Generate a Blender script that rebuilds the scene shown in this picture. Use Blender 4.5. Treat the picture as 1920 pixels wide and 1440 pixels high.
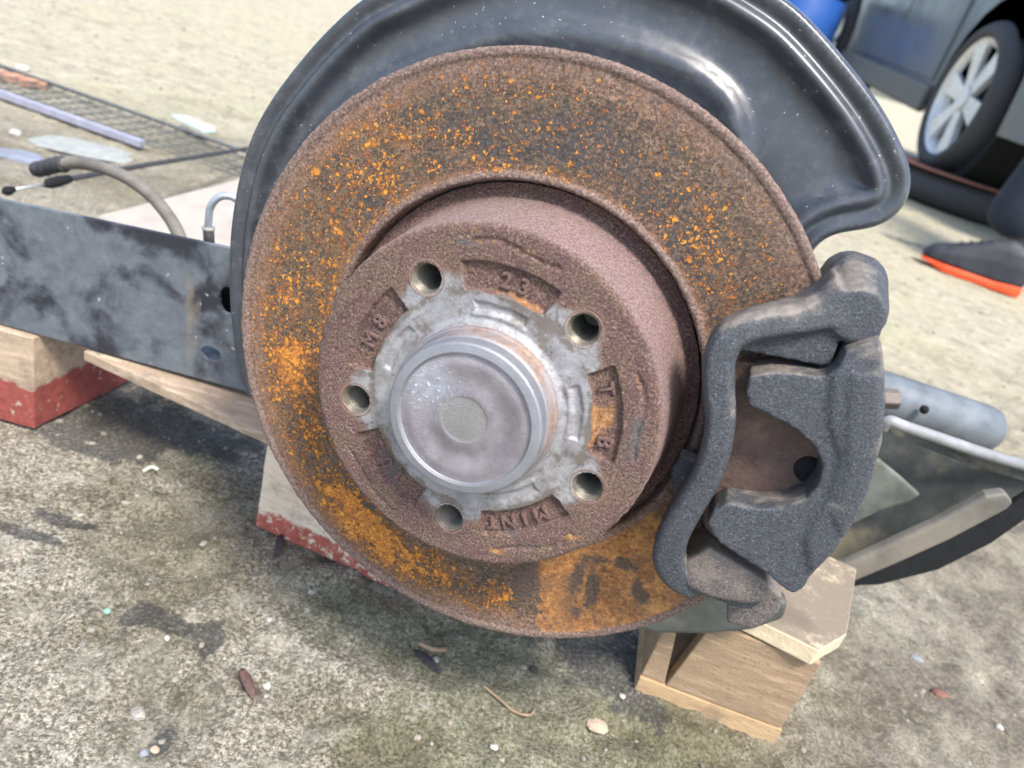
import bpy, bmesh, math, random
import numpy as np
from mathutils import Vector, Matrix
from mathutils.geometry import delaunay_2d_cdt
random.seed(7); RN = np.random.RandomState(5)
for o in list(bpy.data.objects): bpy.data.objects.remove(o)
sc = bpy.context.scene
COL = sc.collection

# ---------------------------------------------------------------- camera, sky, sun, exposure
FPX = 1442.0; CH = 0.38
dn = np.array([-837., 2789., 1442.]); dn /= np.linalg.norm(dn)
up = -dn; fw = np.array([0, 0, 1.]) - up * up[2]; fw /= np.linalg.norm(fw); rt = np.cross(fw, up)
MC = np.array([rt, fw, up])                       # world = MC @ camera(x right, y down, z forward)
cam_d = bpy.data.cameras.new('camera'); cam = bpy.data.objects.new('camera', cam_d); COL.objects.link(cam)
R3 = MC @ np.diag([1, -1, -1])
m4 = Matrix([[*R3[0], 0], [*R3[1], 0], [*R3[2], CH], [0, 0, 0, 1]])
cam.matrix_world = m4
cam_d.sensor_width = 36; cam_d.lens = FPX / 1920 * 36; cam_d.clip_start = 0.01; cam_d.clip_end = 900
cam_d.dof.use_dof = True; cam_d.dof.focus_distance = 0.342; cam_d.dof.aperture_fstop = 11.5
sc.camera = cam

SUN = Vector((0.24, -0.43, 0.85)).normalized()     # direction towards the sun
el = math.asin(SUN.z); az = math.atan2(SUN.x, SUN.y)
w = bpy.data.worlds.new('World'); sc.world = w; w.use_nodes = True
nt = w.node_tree; nt.nodes.clear()
sky = nt.nodes.new('ShaderNodeTexSky'); sky.sky_type = 'NISHITA'; sky.sun_disc = False
sky.sun_elevation = el; sky.sun_rotation = az; sky.dust_density = 2.2; sky.air_density = 1.0
bg = nt.nodes.new('ShaderNodeBackground'); bg.inputs['Strength'].default_value = 0.15
wo = nt.nodes.new('ShaderNodeOutputWorld')
nt.links.new(sky.outputs[0], bg.inputs[0]); nt.links.new(bg.outputs[0], wo.inputs[0])
sd = bpy.data.lights.new('sun', 'SUN'); sd.energy = 2.5; sd.angle = math.radians(14); sd.color = (1, .95, .87)
so = bpy.data.objects.new('sun', sd); COL.objects.link(so)
so.rotation_euler = SUN.to_track_quat('Z', 'Y').to_euler()
sc.view_settings.view_transform = 'Standard'; sc.view_settings.look = 'None'
sc.view_settings.gamma = 1; sc.view_settings.use_curve_mapping = False
sc.view_settings.exposure = 1.12

# ---------------------------------------------------------------- geometry of the place
def ray(x, y): return MC @ np.array([(x - 960) / FPX, (y - 720) / FPX, 1.])
def G(x, y, z=0.):                                # point at height z
    d = ray(x, y); t = (z - CH) / d[2]; return np.array([d[0] * t, d[1] * t, z])
def D(x, y, Y):                                   # point at distance Y
    d = ray(x, y); return d * Y / d[1] + np.array([0, 0, CH])
AX = np.array([-.18434818, -.98047435, .06845287]); XL = np.cross([0, 0, 1.], AX); XL /= np.linalg.norm(XL); YL = np.cross(AX, XL)
HC = np.array([-.01055405, .26837964, .2335413])   # hub face centre
HM = Matrix([[XL[i], YL[i], AX[i], HC[i]] for i in range(3)] + [[0, 0, 0, 1]])
def K(x, y, w=0.):                                # hub frame, millimetres
    d = ray(x, y); o = np.array([0, 0, CH]); q = HC + AX * w / 1000
    t = ((q - o) @ AX) / (d @ AX); v = o + d * t - q
    return np.array([v @ XL, v @ YL]) * 1000

# ---------------------------------------------------------------- noise
def _h(ix, iy, iz, s):
    n = (ix * 374761393 + iy * 668265263 + iz * 2147483647 + s * 974634777) & 0xffffffff
    n = ((n ^ (n >> 13)) * 1274126177) & 0xffffffff
    return ((n ^ (n >> 16)) & 0xffff) / 65535.
def vn(P, s=0):
    P = np.asarray(P, float); f = np.floor(P).astype(np.int64); t = P - f; t = t * t * (3 - 2 * t); r = 0
    for a in (0, 1):
        for b in (0, 1):
            for c in (0, 1):
                wgt = (t[:, 0] if a else 1 - t[:, 0]) * (t[:, 1] if b else 1 - t[:, 1]) * (t[:, 2] if c else 1 - t[:, 2])
                r = r + wgt * _h(f[:, 0] + a, f[:, 1] + b, f[:, 2] + c, s)
    return r
def fbm(P, sc_=1., o=4, s=0):
    P = np.asarray(P, float)
    if P.shape[1] == 2: P = np.c_[P, np.zeros(len(P))]
    r = 0; a = 1; tot = 0; P = P * sc_
    for k in range(o): r = r + a * vn(P, s + k); tot += a; a *= .5; P = P * 2.03 + 17.3
    return r / tot
def sst(a, b, x): t = np.clip((x - a) / (b - a), 0, 1); return t * t * (3 - 2 * t)

# ---------------------------------------------------------------- object helpers
def put(o, parent=None):
    COL.objects.link(o)
    if parent is not None: o.parent = parent
    return o
def mesh_obj(name, V, F, mat, parent=None, smooth=True, attrs=None):
    me = bpy.data.meshes.new(name); me.from_pydata([tuple(map(float, v)) for v in V], [], F); me.update()
    if smooth: me.polygons.foreach_set('use_smooth', [True] * len(me.polygons))
    if attrs:
        for k, a in attrs.items():
            at = me.attributes.new(k, 'FLOAT', 'POINT'); at.data.foreach_set('value', np.asarray(a, np.float32))
    if mat: me.materials.append(mat)
    return put(bpy.data.objects.new(name, me), parent)
def bm_obj(name, bm, mat, parent=None, smooth=False):
    bmesh.ops.recalc_face_normals(bm, faces=bm.faces)
    me = bpy.data.meshes.new(name); bm.to_mesh(me); bm.free()
    if smooth: me.polygons.foreach_set('use_smooth', [True] * len(me.polygons))
    me.materials.append(mat)
    return put(bpy.data.objects.new(name, me), parent)
def thing(name, label, cat, loc=(0, 0, 0), mat4=None, group=None):
    o = bpy.data.objects.new(name, None); COL.objects.link(o); o.empty_display_size = .02
    if mat4 is not None: o.matrix_world = mat4
    else: o.location = loc
    return tag(o, label, cat, group)
def tag(o, label, cat, group=None):
    o['label'] = label; o['category'] = cat
    if group: o['group'] = group
    return o
def struct(o): o['kind'] = 'structure'; return o
def hull(bm, pts):
    vs = [bm.verts.new(tuple(map(float, p))) for p in pts]
    r = bmesh.ops.convex_hull(bm, input=vs)
    bad = [g for g in r.get('geom_unused', []) + r.get('geom_interior', []) if isinstance(g, bmesh.types.BMVert)]
    bad = [v for v in set(bad) if v.is_valid and not v.link_faces]
    if bad: bmesh.ops.delete(bm, geom=bad, context='VERTS')
def box(bm, c, s, rz=0., M=None):
    m = Matrix.Translation(c) @ Matrix.Rotation(rz, 4, 'Z') @ Matrix.Diagonal((*s, 1))
    if M is not None: m = M @ m
    return bmesh.ops.create_cube(bm, size=1, matrix=m)['verts']
def prism(bm, poly, z0, z1):
    a = [bm.verts.new((p[0], p[1], z0)) for p in poly]; b = [bm.verts.new((p[0], p[1], z1)) for p in poly]
    n = len(poly)
    f = [bm.faces.new(a[::-1]), bm.faces.new(b)]
    for i in range(n): f.append(bm.faces.new((a[i], a[(i + 1) % n], b[(i + 1) % n], b[i])))
    bmesh.ops.triangulate(bm, faces=f[:2])
def tube(pts, r, n=12, caps=True):
    """swept tube; r is a number or one radius per point"""
    P = np.array(pts, float); N = len(P); rr = np.full(N, r) if np.isscalar(r) else np.array(r, float)
    V = []; F = []; T = np.gradient(P, axis=0); T /= np.linalg.norm(T, axis=1)[:, None] + 1e-12
    u = np.cross(T[0], [0.13, .2, 1.]); u /= np.linalg.norm(u)
    for i in range(N):
        u = u - T[i] * (u @ T[i]); u /= np.linalg.norm(u); v = np.cross(T[i], u)
        for k in range(n):
            a = 2 * math.pi * k / n; V.append(P[i] + rr[i] * (math.cos(a) * u + math.sin(a) * v))
    for i in range(N - 1):
        for k in range(n): F.append((i * n + k, i * n + (k + 1) % n, (i + 1) * n + (k + 1) % n, (i + 1) * n + k))
    if caps: F.append(tuple(range(n - 1, -1, -1))); F.append(tuple((N - 1) * n + k for k in range(n)))
    return V, F
def spline(pts, k=10):
    P = np.array(pts, float); P = np.vstack([2 * P[0] - P[1], P, 2 * P[-1] - P[-2]]); out = []
    for i in range(1, len(P) - 2):
        for j in range(k):
            t = j / k; a, b, c, d = P[i - 1], P[i], P[i + 1], P[i + 2]
            out.append(.5 * (2 * b + (c - a) * t + (2 * a - 5 * b + 4 * c - d) * t * t + (3 * b - a - 3 * c + d) * t ** 3))
    out.append(P[-2]); return np.array(out)
def lathe(prof, n=96):
    V = []; F = []; m = len(prof)
    for k in range(n):
        a = 2 * math.pi * k / n
        for r, z in prof: V.append((r * math.cos(a), r * math.sin(a), z))
    for k in range(n):
        for j in range(m - 1):
            a = k * m + j; b = ((k + 1) % n) * m + j; F.append((a, b, b + 1, a + 1))
    return V, F
def bevel(o, w, s=2):
    m = o.modifiers.new('bevel', 'BEVEL'); m.width = w; m.segments = s; m.limit_method = 'ANGLE'; return o

# ---------------------------------------------------------------- material helpers
class Mat:
    def __init__(s, name, rough=.6, metal=0., spec=.5):
        s.m = bpy.data.materials.new(name); s.m.use_nodes = True; s.t = s.m.node_tree
        s.b = s.t.nodes['Principled BSDF']; s.b.inputs['Roughness'].default_value = rough
        s.b.inputs['Metallic'].default_value = metal; s.b.inputs['Specular IOR Level'].default_value = spec
        s.tc = s.n('TexCoord'); s.o = s.tc.outputs['Object']
    def n(s, t): return s.t.nodes.new('ShaderNode' + t)
    def l(s, a, b): s.t.links.new(a, b)
    def sv(s, sock, v):
        if isinstance(v, bpy.types.NodeSocket): s.l(v, sock)
        elif isinstance(v, (tuple, list)) and len(v) == 3 and sock.type == 'RGBA': sock.default_value = (*v, 1)
        else: sock.default_value = v
    def noise(s, scale, det=4, rough=.6, vec=None, dist=0.):
        q = s.n('TexNoise'); s.l(vec or s.o, q.inputs['Vector']); q.inputs['Scale'].default_value = scale
        q.inputs['Detail'].default_value = det; q.inputs['Roughness'].default_value = rough; q.inputs['Distortion'].default_value = dist
        return q.outputs[0]
    def noisec(s, scale, det=2, vec=None):
        q = s.n('TexNoise'); s.l(vec or s.o, q.inputs['Vector']); q.inputs['Scale'].default_value = scale; q.inputs['Detail'].default_value = det
        return q.outputs[1]
    def vor(s, scale, vec=None, feat='F1', out='Distance', rand=1.):
        q = s.n('TexVoronoi'); q.feature = feat; s.l(vec or s.o, q.inputs['Vector']); q.inputs['Scale'].default_value = scale
        q.inputs['Randomness'].default_value = rand
        return q.outputs[out]
    def ma(s, op, a, b=0., c=None, clamp=False):
        q = s.n('Math'); q.operation = op; q.use_clamp = clamp; s.sv(q.inputs[0], a); s.sv(q.inputs[1], b)
        if c is not None: s.sv(q.inputs[2], c)
        return q.outputs[0]
    def rng(s, v, a, b, c=0., d=1., smooth=True):
        q = s.n('MapRange'); q.interpolation_type = 'SMOOTHSTEP' if smooth else 'LINEAR'
        for i, x in enumerate((v, a, b, c, d)): s.sv(q.inputs[i], x)
        return q.outputs[0]
    def mix(s, f, a, b, mode='MIX'):
        q = s.n('Mix'); q.data_type = 'RGBA'; q.blend_type = mode; s.sv(q.inputs[0], f); s.sv(q.inputs[6], a); s.sv(q.inputs[7], b)
        return q.outputs[2]
    def ramp(s, f, stops):
        q = s.n('ValToRGB'); e = q.color_ramp.elements
        while len(e) < len(stops): e.new(.5)
        for i, (p, c) in enumerate(stops): e[i].position = p; e[i].color = (*c, 1)
        s.l(f, q.inputs[0]); return q.outputs[0]
    def attr(s, name):
        q = s.n('Attribute'); q.attribute_name = name; return q.outputs['Fac']
    def warp(s, scale, amt, vec=None):
        c = s.noisec(scale, 3, vec); a = s.n('VectorMath'); a.operation = 'SUBTRACT'; s.l(c, a.inputs[0]); a.inputs[1].default_value = (.5, .5, .5)
        b = s.n('VectorMath'); b.operation = 'SCALE'; s.l(a.outputs[0], b.inputs[0]); b.inputs['Scale'].default_value = amt
        d = s.n('VectorMath'); d.operation = 'ADD'; s.l(vec or s.o, d.inputs[0]); s.l(b.outputs[0], d.inputs[1]); return d.outputs[0]
    def stretch(s, sx, sy, sz, rot=(0, 0, 0)):
        q = s.n('Mapping'); s.l(s.o, q.inputs[0]); q.inputs['Scale'].default_value = (sx, sy, sz); q.inputs['Rotation'].default_value = rot; return q.outputs[0]
    def bump(s, h, dist, strength=1., prev=None):
        q = s.n('Bump'); s.sv(q.inputs['Height'], h); q.inputs['Distance'].default_value = dist; q.inputs['Strength'].default_value = strength
        if prev is not None: s.l(prev, q.inputs['Normal'])
        return q.outputs[0]
    def done(s, col=None, rough=None, nrm=None, metal=None):
        if col is not None: s.sv(s.b.inputs['Base Color'], col)
        if rough is not None: s.sv(s.b.inputs['Roughness'], rough)
        if metal is not None: s.sv(s.b.inputs['Metallic'], metal)
        if nrm is not None: s.l(nrm, s.b.inputs['Normal'])
        return s.m

def plain(name, col, rough=.6, metal=0., var=.25, scale=60, bump=.0004, spec=.5, dirt=None):
    m = Mat(name, rough, metal, spec); n = m.noise(scale, 5, .65)
    dk = tuple(c * (1 - var) for c in col); lt = tuple(min(1, c * (1 + var)) for c in col)
    c = m.ramp(n, [(.3, dk), (.7, lt)])
    if dirt: c = m.mix(m.rng(m.noise(scale * .3, 5, .7), .48, .68), c, dirt)
    return m.done(c, m.rng(n, .3, .7, max(.05, rough - .1), min(1, rough + .1)), m.bump(m.noise(scale * 4, 4, .6), bump))

# rusted friction face
def mat_rust_ring():
    m = Mat('rusted_friction_face', .75)
    fl, dk, sm, im, lip = (m.attr(a) for a in ('flake', 'dark', 'smear', 'imprint', 'lip'))
    wv = m.warp(450, .0022, m.warp(1100, .0016))
    fine = m.noise(780, 6, .8); mid = m.noise(170, 5, .7); big = m.noise(38, 4, .6)
    base = m.ramp(fine, [(.39, (.024, .014, .011)), (.46, (.115, .064, .044)), (.54, (.235, .140, .095)), (.63, (.46, .30, .21))])
    base = m.mix(m.rng(m.noise(24, 5, .7), .48, .64, 0, .6), base, m.ramp(fine, [(.38, (.03, .022, .016)), (.52, (.12, .085, .058)), (.66, (.27, .20, .14))])); base = m.mix(m.ma('MULTIPLY', m.rng(m.noise(55, 6, .8, m.stretch(1, .35, 1)), .60, .68), .55), base, (.17, .035, .018))
    base = m.mix(m.rng(mid, .42, .66), base, m.mix(.6, base, (.20, .105, .05)))
    base = m.mix(m.rng(big, .45, .7, 0, .5), base, (.13, .085, .06))
    base = m.mix(m.ma('MULTIPLY', m.rng(fl, .08, .6, 0, .9), m.rng(m.noise(300, 5, .75), .40, .60)), base, m.ramp(m.noise(800, 4, .8), [(.35, (.10, .045, .02)), (.5, (.30, .125, .032)), (.65, (.48, .22, .05))]))
    base = m.mix(m.ma('MULTIPLY', m.attr('inner'), m.rng(m.noise(90, 6, .75), .35, .6, .35, .95)), base, m.ramp(fine, [(.38, (.022, .018, .015)), (.5, (.085, .062, .044)), (.64, (.25, .175, .115))]))
    # bluish black bare grains
    g1 = m.vor(900, wv, out='Color'); gd = m.n('SeparateColor'); m.l(g1, gd.inputs[0])
    dmask = m.ma('LESS_THAN', gd.outputs[0], m.ma('MULTIPLY', dk, m.rng(mid, .35, .6, .25, 1.1)))
    base = m.mix(m.ma('MULTIPLY', dmask, .8), base, m.ramp(gd.outputs[1], [(0, (.025, .027, .032)), (1, (.075, .078, .085))]))
    hgt = m.ma('MULTIPLY', dmask, -.3)
    rv = m.n('CombineXYZ'); m.l(m.attr('rad'), rv.inputs[0]); sco = m.noise(.55, 4, .8, rv.outputs[0])
    base = m.mix(m.ma('MULTIPLY', m.rng(sco, .46, .60), .42), base, m.mix(1, base, (.42, .40, .40), 'MULTIPLY'))
    # merging rust films
    bn = m.noise(240, 7, .82, dist=.3); bt = m.ma('SUBTRACT', .745, m.ma('MULTIPLY', m.ma('MULTIPLY', fl, .30), m.rng(m.noise(34, 4, .7), .36, .60, .45, 1.15)))
    bf = m.rng(m.ma('SUBTRACT', bn, bt), 0, .035); bc = m.ramp(m.noise(620, 5, .8), [(.36, (.20, .07, .022)), (.48, (.46, .165, .028)), (.60, (.74, .31, .035))])
    base = m.mix(m.ma('MULTIPLY', bf, .95), base, bc)
    # flakes, three sizes
    acc = bf
    for sc_, rad, k, s2 in ((900, .62, .75, 0), (520, .58, .45, 0), (330, .52, .45, 1), (185, .44, .30, 2)):
        col = m.vor(sc_, wv, out='Color'); sp = m.n('SeparateColor'); m.l(col, sp.inputs[0])
        dist = m.vor(sc_, wv)
        clump = m.ma('MULTIPLY', m.rng(m.noise(95 + 30 * s2, 3, .6), .38, .62, .2, 1.4), m.rng(m.noise(30, 4, .7), .40, .58, .35, 1.35))
        flk = fl if s2 == 0 else m.ma('POWER', fl, 1.0 + .5 * s2)
        on = m.ma('LESS_THAN', sp.outputs[0], m.ma('MULTIPLY', m.ma('MULTIPLY', flk, k), clump))
        disc = m.rng(m.ma('ADD', dist, m.ma('MULTIPLY', m.ma('SUBTRACT', fine, .5), .9)), rad, rad - .2)
        f = m.ma('MULTIPLY', on, disc)
        oc = m.ramp(sp.outputs[1], [(0, (.22, .075, .028)), (.35, (.40, .145, .03)), (.7, (.66, .26, .03)), (1, (.82, .37, .05))])
        oc = m.mix(m.rng(fine, .35, .65, .0, .45), oc, (.28, .095, .03))
        base = m.mix(m.ma('MULTIPLY', f, .93), base, oc)
        acc = f if acc is None else m.ma('MAXIMUM', acc, f)
    # smooth orange bloom and pad imprints
    nm = m.noise(130, 6, .72, dist=.6)
    thr = m.ma('SUBTRACT', 1.0, sm)
    sf = m.rng(nm, m.ma('MULTIPLY', thr, .8), m.ma('ADD', m.ma('MULTIPLY', thr, .8), .16))
    smc = m.ramp(m.noise(420, 6, .8), [(.34, (.12, .05, .022)), (.5, (.34, .145, .045)), (.66, (.56, .29, .10))])
    smc = m.mix(m.rng(m.noise(70, 6, .75, dist=.8), .46, .62, 0, .75), smc, m.ramp(fine, [(.38, (.07, .04, .024)), (.55, (.19, .105, .055)), (.66, (.34, .20, .11))])); smc = m.mix(m.rng(m.noise(45, 5, .7), .54, .66, 0, .5), smc, (.58, .31, .10))
    base = m.mix(m.ma('MULTIPLY', sf, m.rng(sm, .02, .3)), base, smc)
    arc = m.noise(60, 3, .5, m.stretch(2.5, .25, 1))
    imc = m.mix(m.rng(fine, .4, .6), (.05, .038, .033), (.125, .085, .065))
    im2 = m.rng(m.ma('ADD', im, m.ma('MULTIPLY', m.ma('SUBTRACT', m.noise(260, 6, .8), .5), 1.6)), .38, .72, 0, .92)
    base = m.mix(im2, base, imc)
    lipc = m.ramp(fine, [(.36, (.06, .040, .034)), (.5, (.17, .115, .095)), (.66, (.36, .27, .23))])
    base = m.mix(lip, base, lipc)
    h = m.ma('ADD', m.ma('MULTIPLY', fine, .5), m.ma('MULTIPLY', acc, .7))
    h = m.ma('ADD', h, hgt)
    return m.done(base, m.rng(fine, .3, .7, .6, .95), m.bump(h, .0007, .95))
# rusted cast hat
def mat_rust_hat():
    m = Mat('rusted_cast_hub', .8)
    sil, org, drk = (m.attr(a) for a in ('silver', 'orange', 'grey'))
    fine = m.noise(980, 6, .78); mid = m.noise(260, 6, .7); big = m.noise(55, 4, .6)
    c = m.ramp(fine, [(.37, (.045, .026, .023)), (.47, (.135, .078, .067)), (.55, (.22, .135, .115)), (.66, (.46, .33, .29))])
    c = m.mix(m.rng(mid, .42, .62, 0, .6), c, (.115, .058, .062))
    c = m.mix(m.rng(m.noise(48, 5, .7), .44, .60, 0, .6), c, m.ramp(fine, [(.38, (.05, .033, .022)), (.5, (.17, .115, .075)), (.64, (.34, .24, .16))])); c = m.mix(m.rng(m.noise(33, 4, .7), .52, .66, 0, .5), c, (.085, .055, .05))
    oc = m.ramp(m.noise(500, 5, .7), [(.3, (.19, .085, .04)), (.5, (.38, .18, .07)), (.72, (.62, .40, .20))])
    om = m.rng(m.ma('ADD', org, m.ma('MULTIPLY', m.ma('SUBTRACT', mid, .5), 1.6)), .42, .75)
    c = m.mix(m.ma('MULTIPLY', m.attr('lit_wall'), .6), c, m.ramp(fine, [(.36, (.15, .085, .08)), (.5, (.37, .25, .235)), (.66, (.58, .45, .43))]))
    c = m.mix(om, c, oc)
    gm = m.rng(m.ma('ADD', drk, m.ma('MULTIPLY', m.ma('SUBTRACT', mid, .5), 1.2)), .45, .8)
    c = m.mix(gm, c, m.ramp(fine, [(.3, (.07, .06, .06)), (.7, (.19, .165, .16))]))
    s2 = m.rng(m.ma('ADD', sil, m.ma('MULTIPLY', m.ma('SUBTRACT', m.noise(150, 7, .8), .5), 1.5)), .34, .80)
    halo = m.ma('MULTIPLY', m.rng(sil, .1, .5), m.rng(sil, .95, .6)); c = m.mix(m.ma('MULTIPLY', halo, m.rng(mid, .4, .6, 0, .8)), c, (.26, .16, .12))
    sc1 = m.ramp(m.noise(120, 6, .7), [(.3, (.20, .195, .195)), (.5, (.32, .315, .325)), (.7, (.44, .44, .455))])
    sc1 = m.mix(m.rng(m.noise(2600, 3, .7), .6, .72, 0, .35), sc1, (.75, .76, .78))
    st = m.rng(m.ma('ADD', m.noise(75, 5, .75), m.ma('MULTIPLY', org, .35)), .53, .68, 0, .8)
    sc1 = m.mix(st, sc1, (.15, .125, .10)); sc1 = m.mix(m.rng(m.noise(420, 5, .8), .56, .66, 0, .5), sc1, (.10, .09, .085))
    c = m.mix(s2, c, sc1)
    h = m.ma('MULTIPLY', m.ma('ADD', fine, m.ma('MULTIPLY', mid, .6)), m.rng(s2, 0, 1, 1, .22))
    h = m.ma('ADD', h, m.ma('MULTIPLY', s2, .25))
    return m.done(c, m.rng(s2, 0, 1, .85, .5), m.bump(h, .0011, .95), m.rng(s2, 0, 1, 0, .35))
def mat_cap():
    m = Mat('galvanised_cap', .5, .55)
    n = m.noise(70, 6, .7); f = m.noise(1400, 3, .7); c = m.ramp(n, [(.3, (.23, .21, .225)), (.5, (.30, .28, .30)), (.7, (.38, .36, .385))])
    spots = m.attr('spots'); v = m.vor(520, m.warp(700, .001)); v2 = m.noise(330, 4, .7)
    sp = m.ma('MULTIPLY', m.rng(v, .42, .25), m.ma('MULTIPLY', spots, m.rng(v2, .45, .6)))
    c = m.mix(m.ma('MULTIPLY', spots, m.rng(v2, .4, .6, .1, .6)), c, (.36, .42, .50)); c = m.mix(m.ma('MULTIPLY', sp, .6), c, (.62, .67, .72))
    c = m.mix(m.attr('disc'), c, m.mix(m.rng(f, .4, .6), (.29, .285, .28), (.345, .34, .33)))
    sc_ = m.rng(m.noise(700, 2, .5, m.stretch(1, .12, 1, (0, 0, .7))), .66, .74, 0, .3); c = m.mix(sc_, c, (.12, .12, .12))
    fl = m.rng(m.noise(800, 3, .8), .70, .76, 0, .6); c = m.mix(fl, c, (.85, .88, .9))
    c = m.mix(m.ma('MULTIPLY', m.attr('rust'), m.rng(m.noise(110, 6, .75), .38, .62, .1, 1)), c, m.ramp(v2, [(.35, (.20, .12, .08)), (.6, (.38, .24, .15))]))
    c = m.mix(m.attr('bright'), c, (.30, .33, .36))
    h = m.ma('ADD', f, m.ma('MULTIPLY', sp, 1.5))
    return m.done(c, m.rng(n, .3, .7, .42, .60), m.bump(h, .00025, .8), m.rng(m.ma('MAXIMUM', m.attr('rust'), spots), 0, 1, .6, .2))
def mat_cast(name, c0=(.028, .031, .037), c1=(.056, .062, .072), dust=(.30, .26, .22), dscale=38, dlo=.55, dhi=.74):
    m = Mat(name, .62); f = m.noise(1100, 6, .78); n = m.noise(dscale, 5, .65); q = m.noise(300, 5, .7)
    c = m.ramp(f, [(.36, tuple(x * .8 for x in c0)), (.50, c1), (.61, tuple(x * 1.55 for x in c1)), (.70, (.36, .385, .41))])
    geo = m.n('NewGeometry'); sep = m.n('SeparateXYZ'); m.l(geo.outputs['Normal'], sep.inputs[0])
    dm = m.ma('ADD', n, m.rng(sep.outputs[2], .0, .9, -.06, .17))      # dust settles on upward faces
    c = m.mix(m.rng(dm, dlo, dhi, 0, .75), c, m.mix(m.rng(q, .35, .65), tuple(x * .6 for x in dust), dust))
    wsp = m.rng(m.noise(950, 3, .8), .66, .74); c = m.mix(m.ma('MULTIPLY', wsp, m.rng(n, .4, .6, .15, .7)), c, (.42, .45, .48))
    return m.done(c, m.rng(f, .3, .7, .42, .68), m.bump(m.ma('ADD', m.noise(1300, 4, .7), m.ma('MULTIPLY', q, .8)), .0005, .8))
def mat_shield():
    m = Mat('black_painted_sheet', .3); m.b.inputs['Coat Weight'].default_value = .5; m.b.inputs['Coat Roughness'].default_value = .28; n = m.noise(26, 4, .6); c = m.mix(m.rng(n, .35, .7), (.036, .042, .053), (.060, .068, .082))
    flx = m.stretch(1, 3.2, 1, (0, 0, .5)); v = m.vor(95, m.warp(150, .006, flx)); c = m.mix(m.rng(v, .055, .02, 0, .7), c, (.42, .44, .45))
    v2 = m.vor(240, m.warp(350, .003)); c = m.mix(m.ma('MULTIPLY', m.rng(v2, .12, .05), m.rng(m.noise(18, 3, .6), .42, .62)), c, (.42, .44, .45))
    d = m.noise(120, 6, .75); c = m.mix(m.rng(d, .45, .8, 0, .35), c, (.20, .205, .21))
    return m.done(c, m.rng(d, .3, .7, .30, .48), m.bump(m.noise(420, 3, .6), .00008, .5))
def mat_beam():
    m = Mat('dirty_black_steel', .5); n = m.noise(17, 5, .6, dist=.3); d = m.noise(90, 6, .7)
    c = m.mix(m.rng(n, .40, .54), (.022, .024, .034), m.ramp(d, [(.3, (.085, .10, .12)), (.7, (.15, .17, .19))]))
    c = m.mix(m.rng(m.noise(24, 4, .6, m.stretch(1, 1, .35)), .58, .70, 0, .7), c, (.23, .185, .14))
    c = m.mix(m.rng(m.vor(85, m.warp(90, .01)), .10, .04, 0, .7), c, (.45, .47, .48))
    cr = m.rng(m.ma('ABSOLUTE', m.ma('SUBTRACT', m.noise(9, 2, .5), .5)), .0035, .001, 0, .22); c = m.mix(cr, c, (.015, .015, .018))
    return m.done(c, m.rng(d, .3, .7, .38, .62), m.bump(m.noise(300, 4, .7), .0004, .7))
def mat_wood(name, a, b, rot=(0, 0, 0), red=None, zred=.04, sc_=(6, 60, 60), wear=.60):
    m = Mat(name, .8); v = m.stretch(*sc_, rot); g = m.noise(3.2, 6, .65, v, .5); g2 = m.noise(14, 4, .7, v)
    c = m.ramp(g, [(.3, tuple(x * .8 for x in a)), (.5, a), (.68, b)]); c = m.mix(m.rng(g2, .55, .72, 0, .35), c, tuple(x * .55 for x in a))
    c = m.mix(m.rng(m.noise(30, 6, .75), .50, .70, 0, .55), c, (.15, .12, .09)); c = m.mix(m.rng(m.noise(110, 5, .8), .60, .68, 0, .6), c, (.12, .09, .07))
    if red:
        sep = m.n('SeparateXYZ'); m.l(m.tc.outputs['Object'], sep.inputs[0])
        e = m.ma('ADD', sep.outputs[2], m.ma('MULTIPLY', m.ma('SUBTRACT', m.noise(55, 5, .7), .5), .028))
        k = m.rng(e, zred + .002, zred - .002); wr = m.rng(m.noise(90, 6, .8), wear, wear + .05)
        rc = m.mix(m.rng(m.noise(160, 5, .7), .35, .65), tuple(x * .7 for x in red), red)
        c = m.mix(m.ma('MULTIPLY', k, m.ma('SUBTRACT', 1, wr)), c, rc)
    return m.done(c, .82, m.bump(m.ma('ADD', g2, m.noise(600, 4, .7)), .0009, .7))

M_ring = mat_rust_ring(); M_hat = mat_rust_hat(); M_cap = mat_cap()
M_cast = mat_cast('cast_iron_dark'); M_castb = mat_cast('cast_iron_dusty', (.058, .050, .046), (.125, .108, .10), (.27, .225, .19), 38, .50, .70)
M_shield = mat_shield(); M_beam = mat_beam()
M_pad = plain('rust_brown_plate', (.095, .058, .047), .62, 0, .45, 90, .0006, dirt=(.19, .125, .09))
M_thread = plain('oiled_steel_thread', (.17, .155, .12), .42, .35, .3, 400, .0001)
M_black = plain('matt_black', (.016, .017, .019), .85, 0, .3, 80, spec=.2)
M_rubber = plain('black_rubber', (.045, .047, .052), .75, 0, .3, 100)

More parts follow.
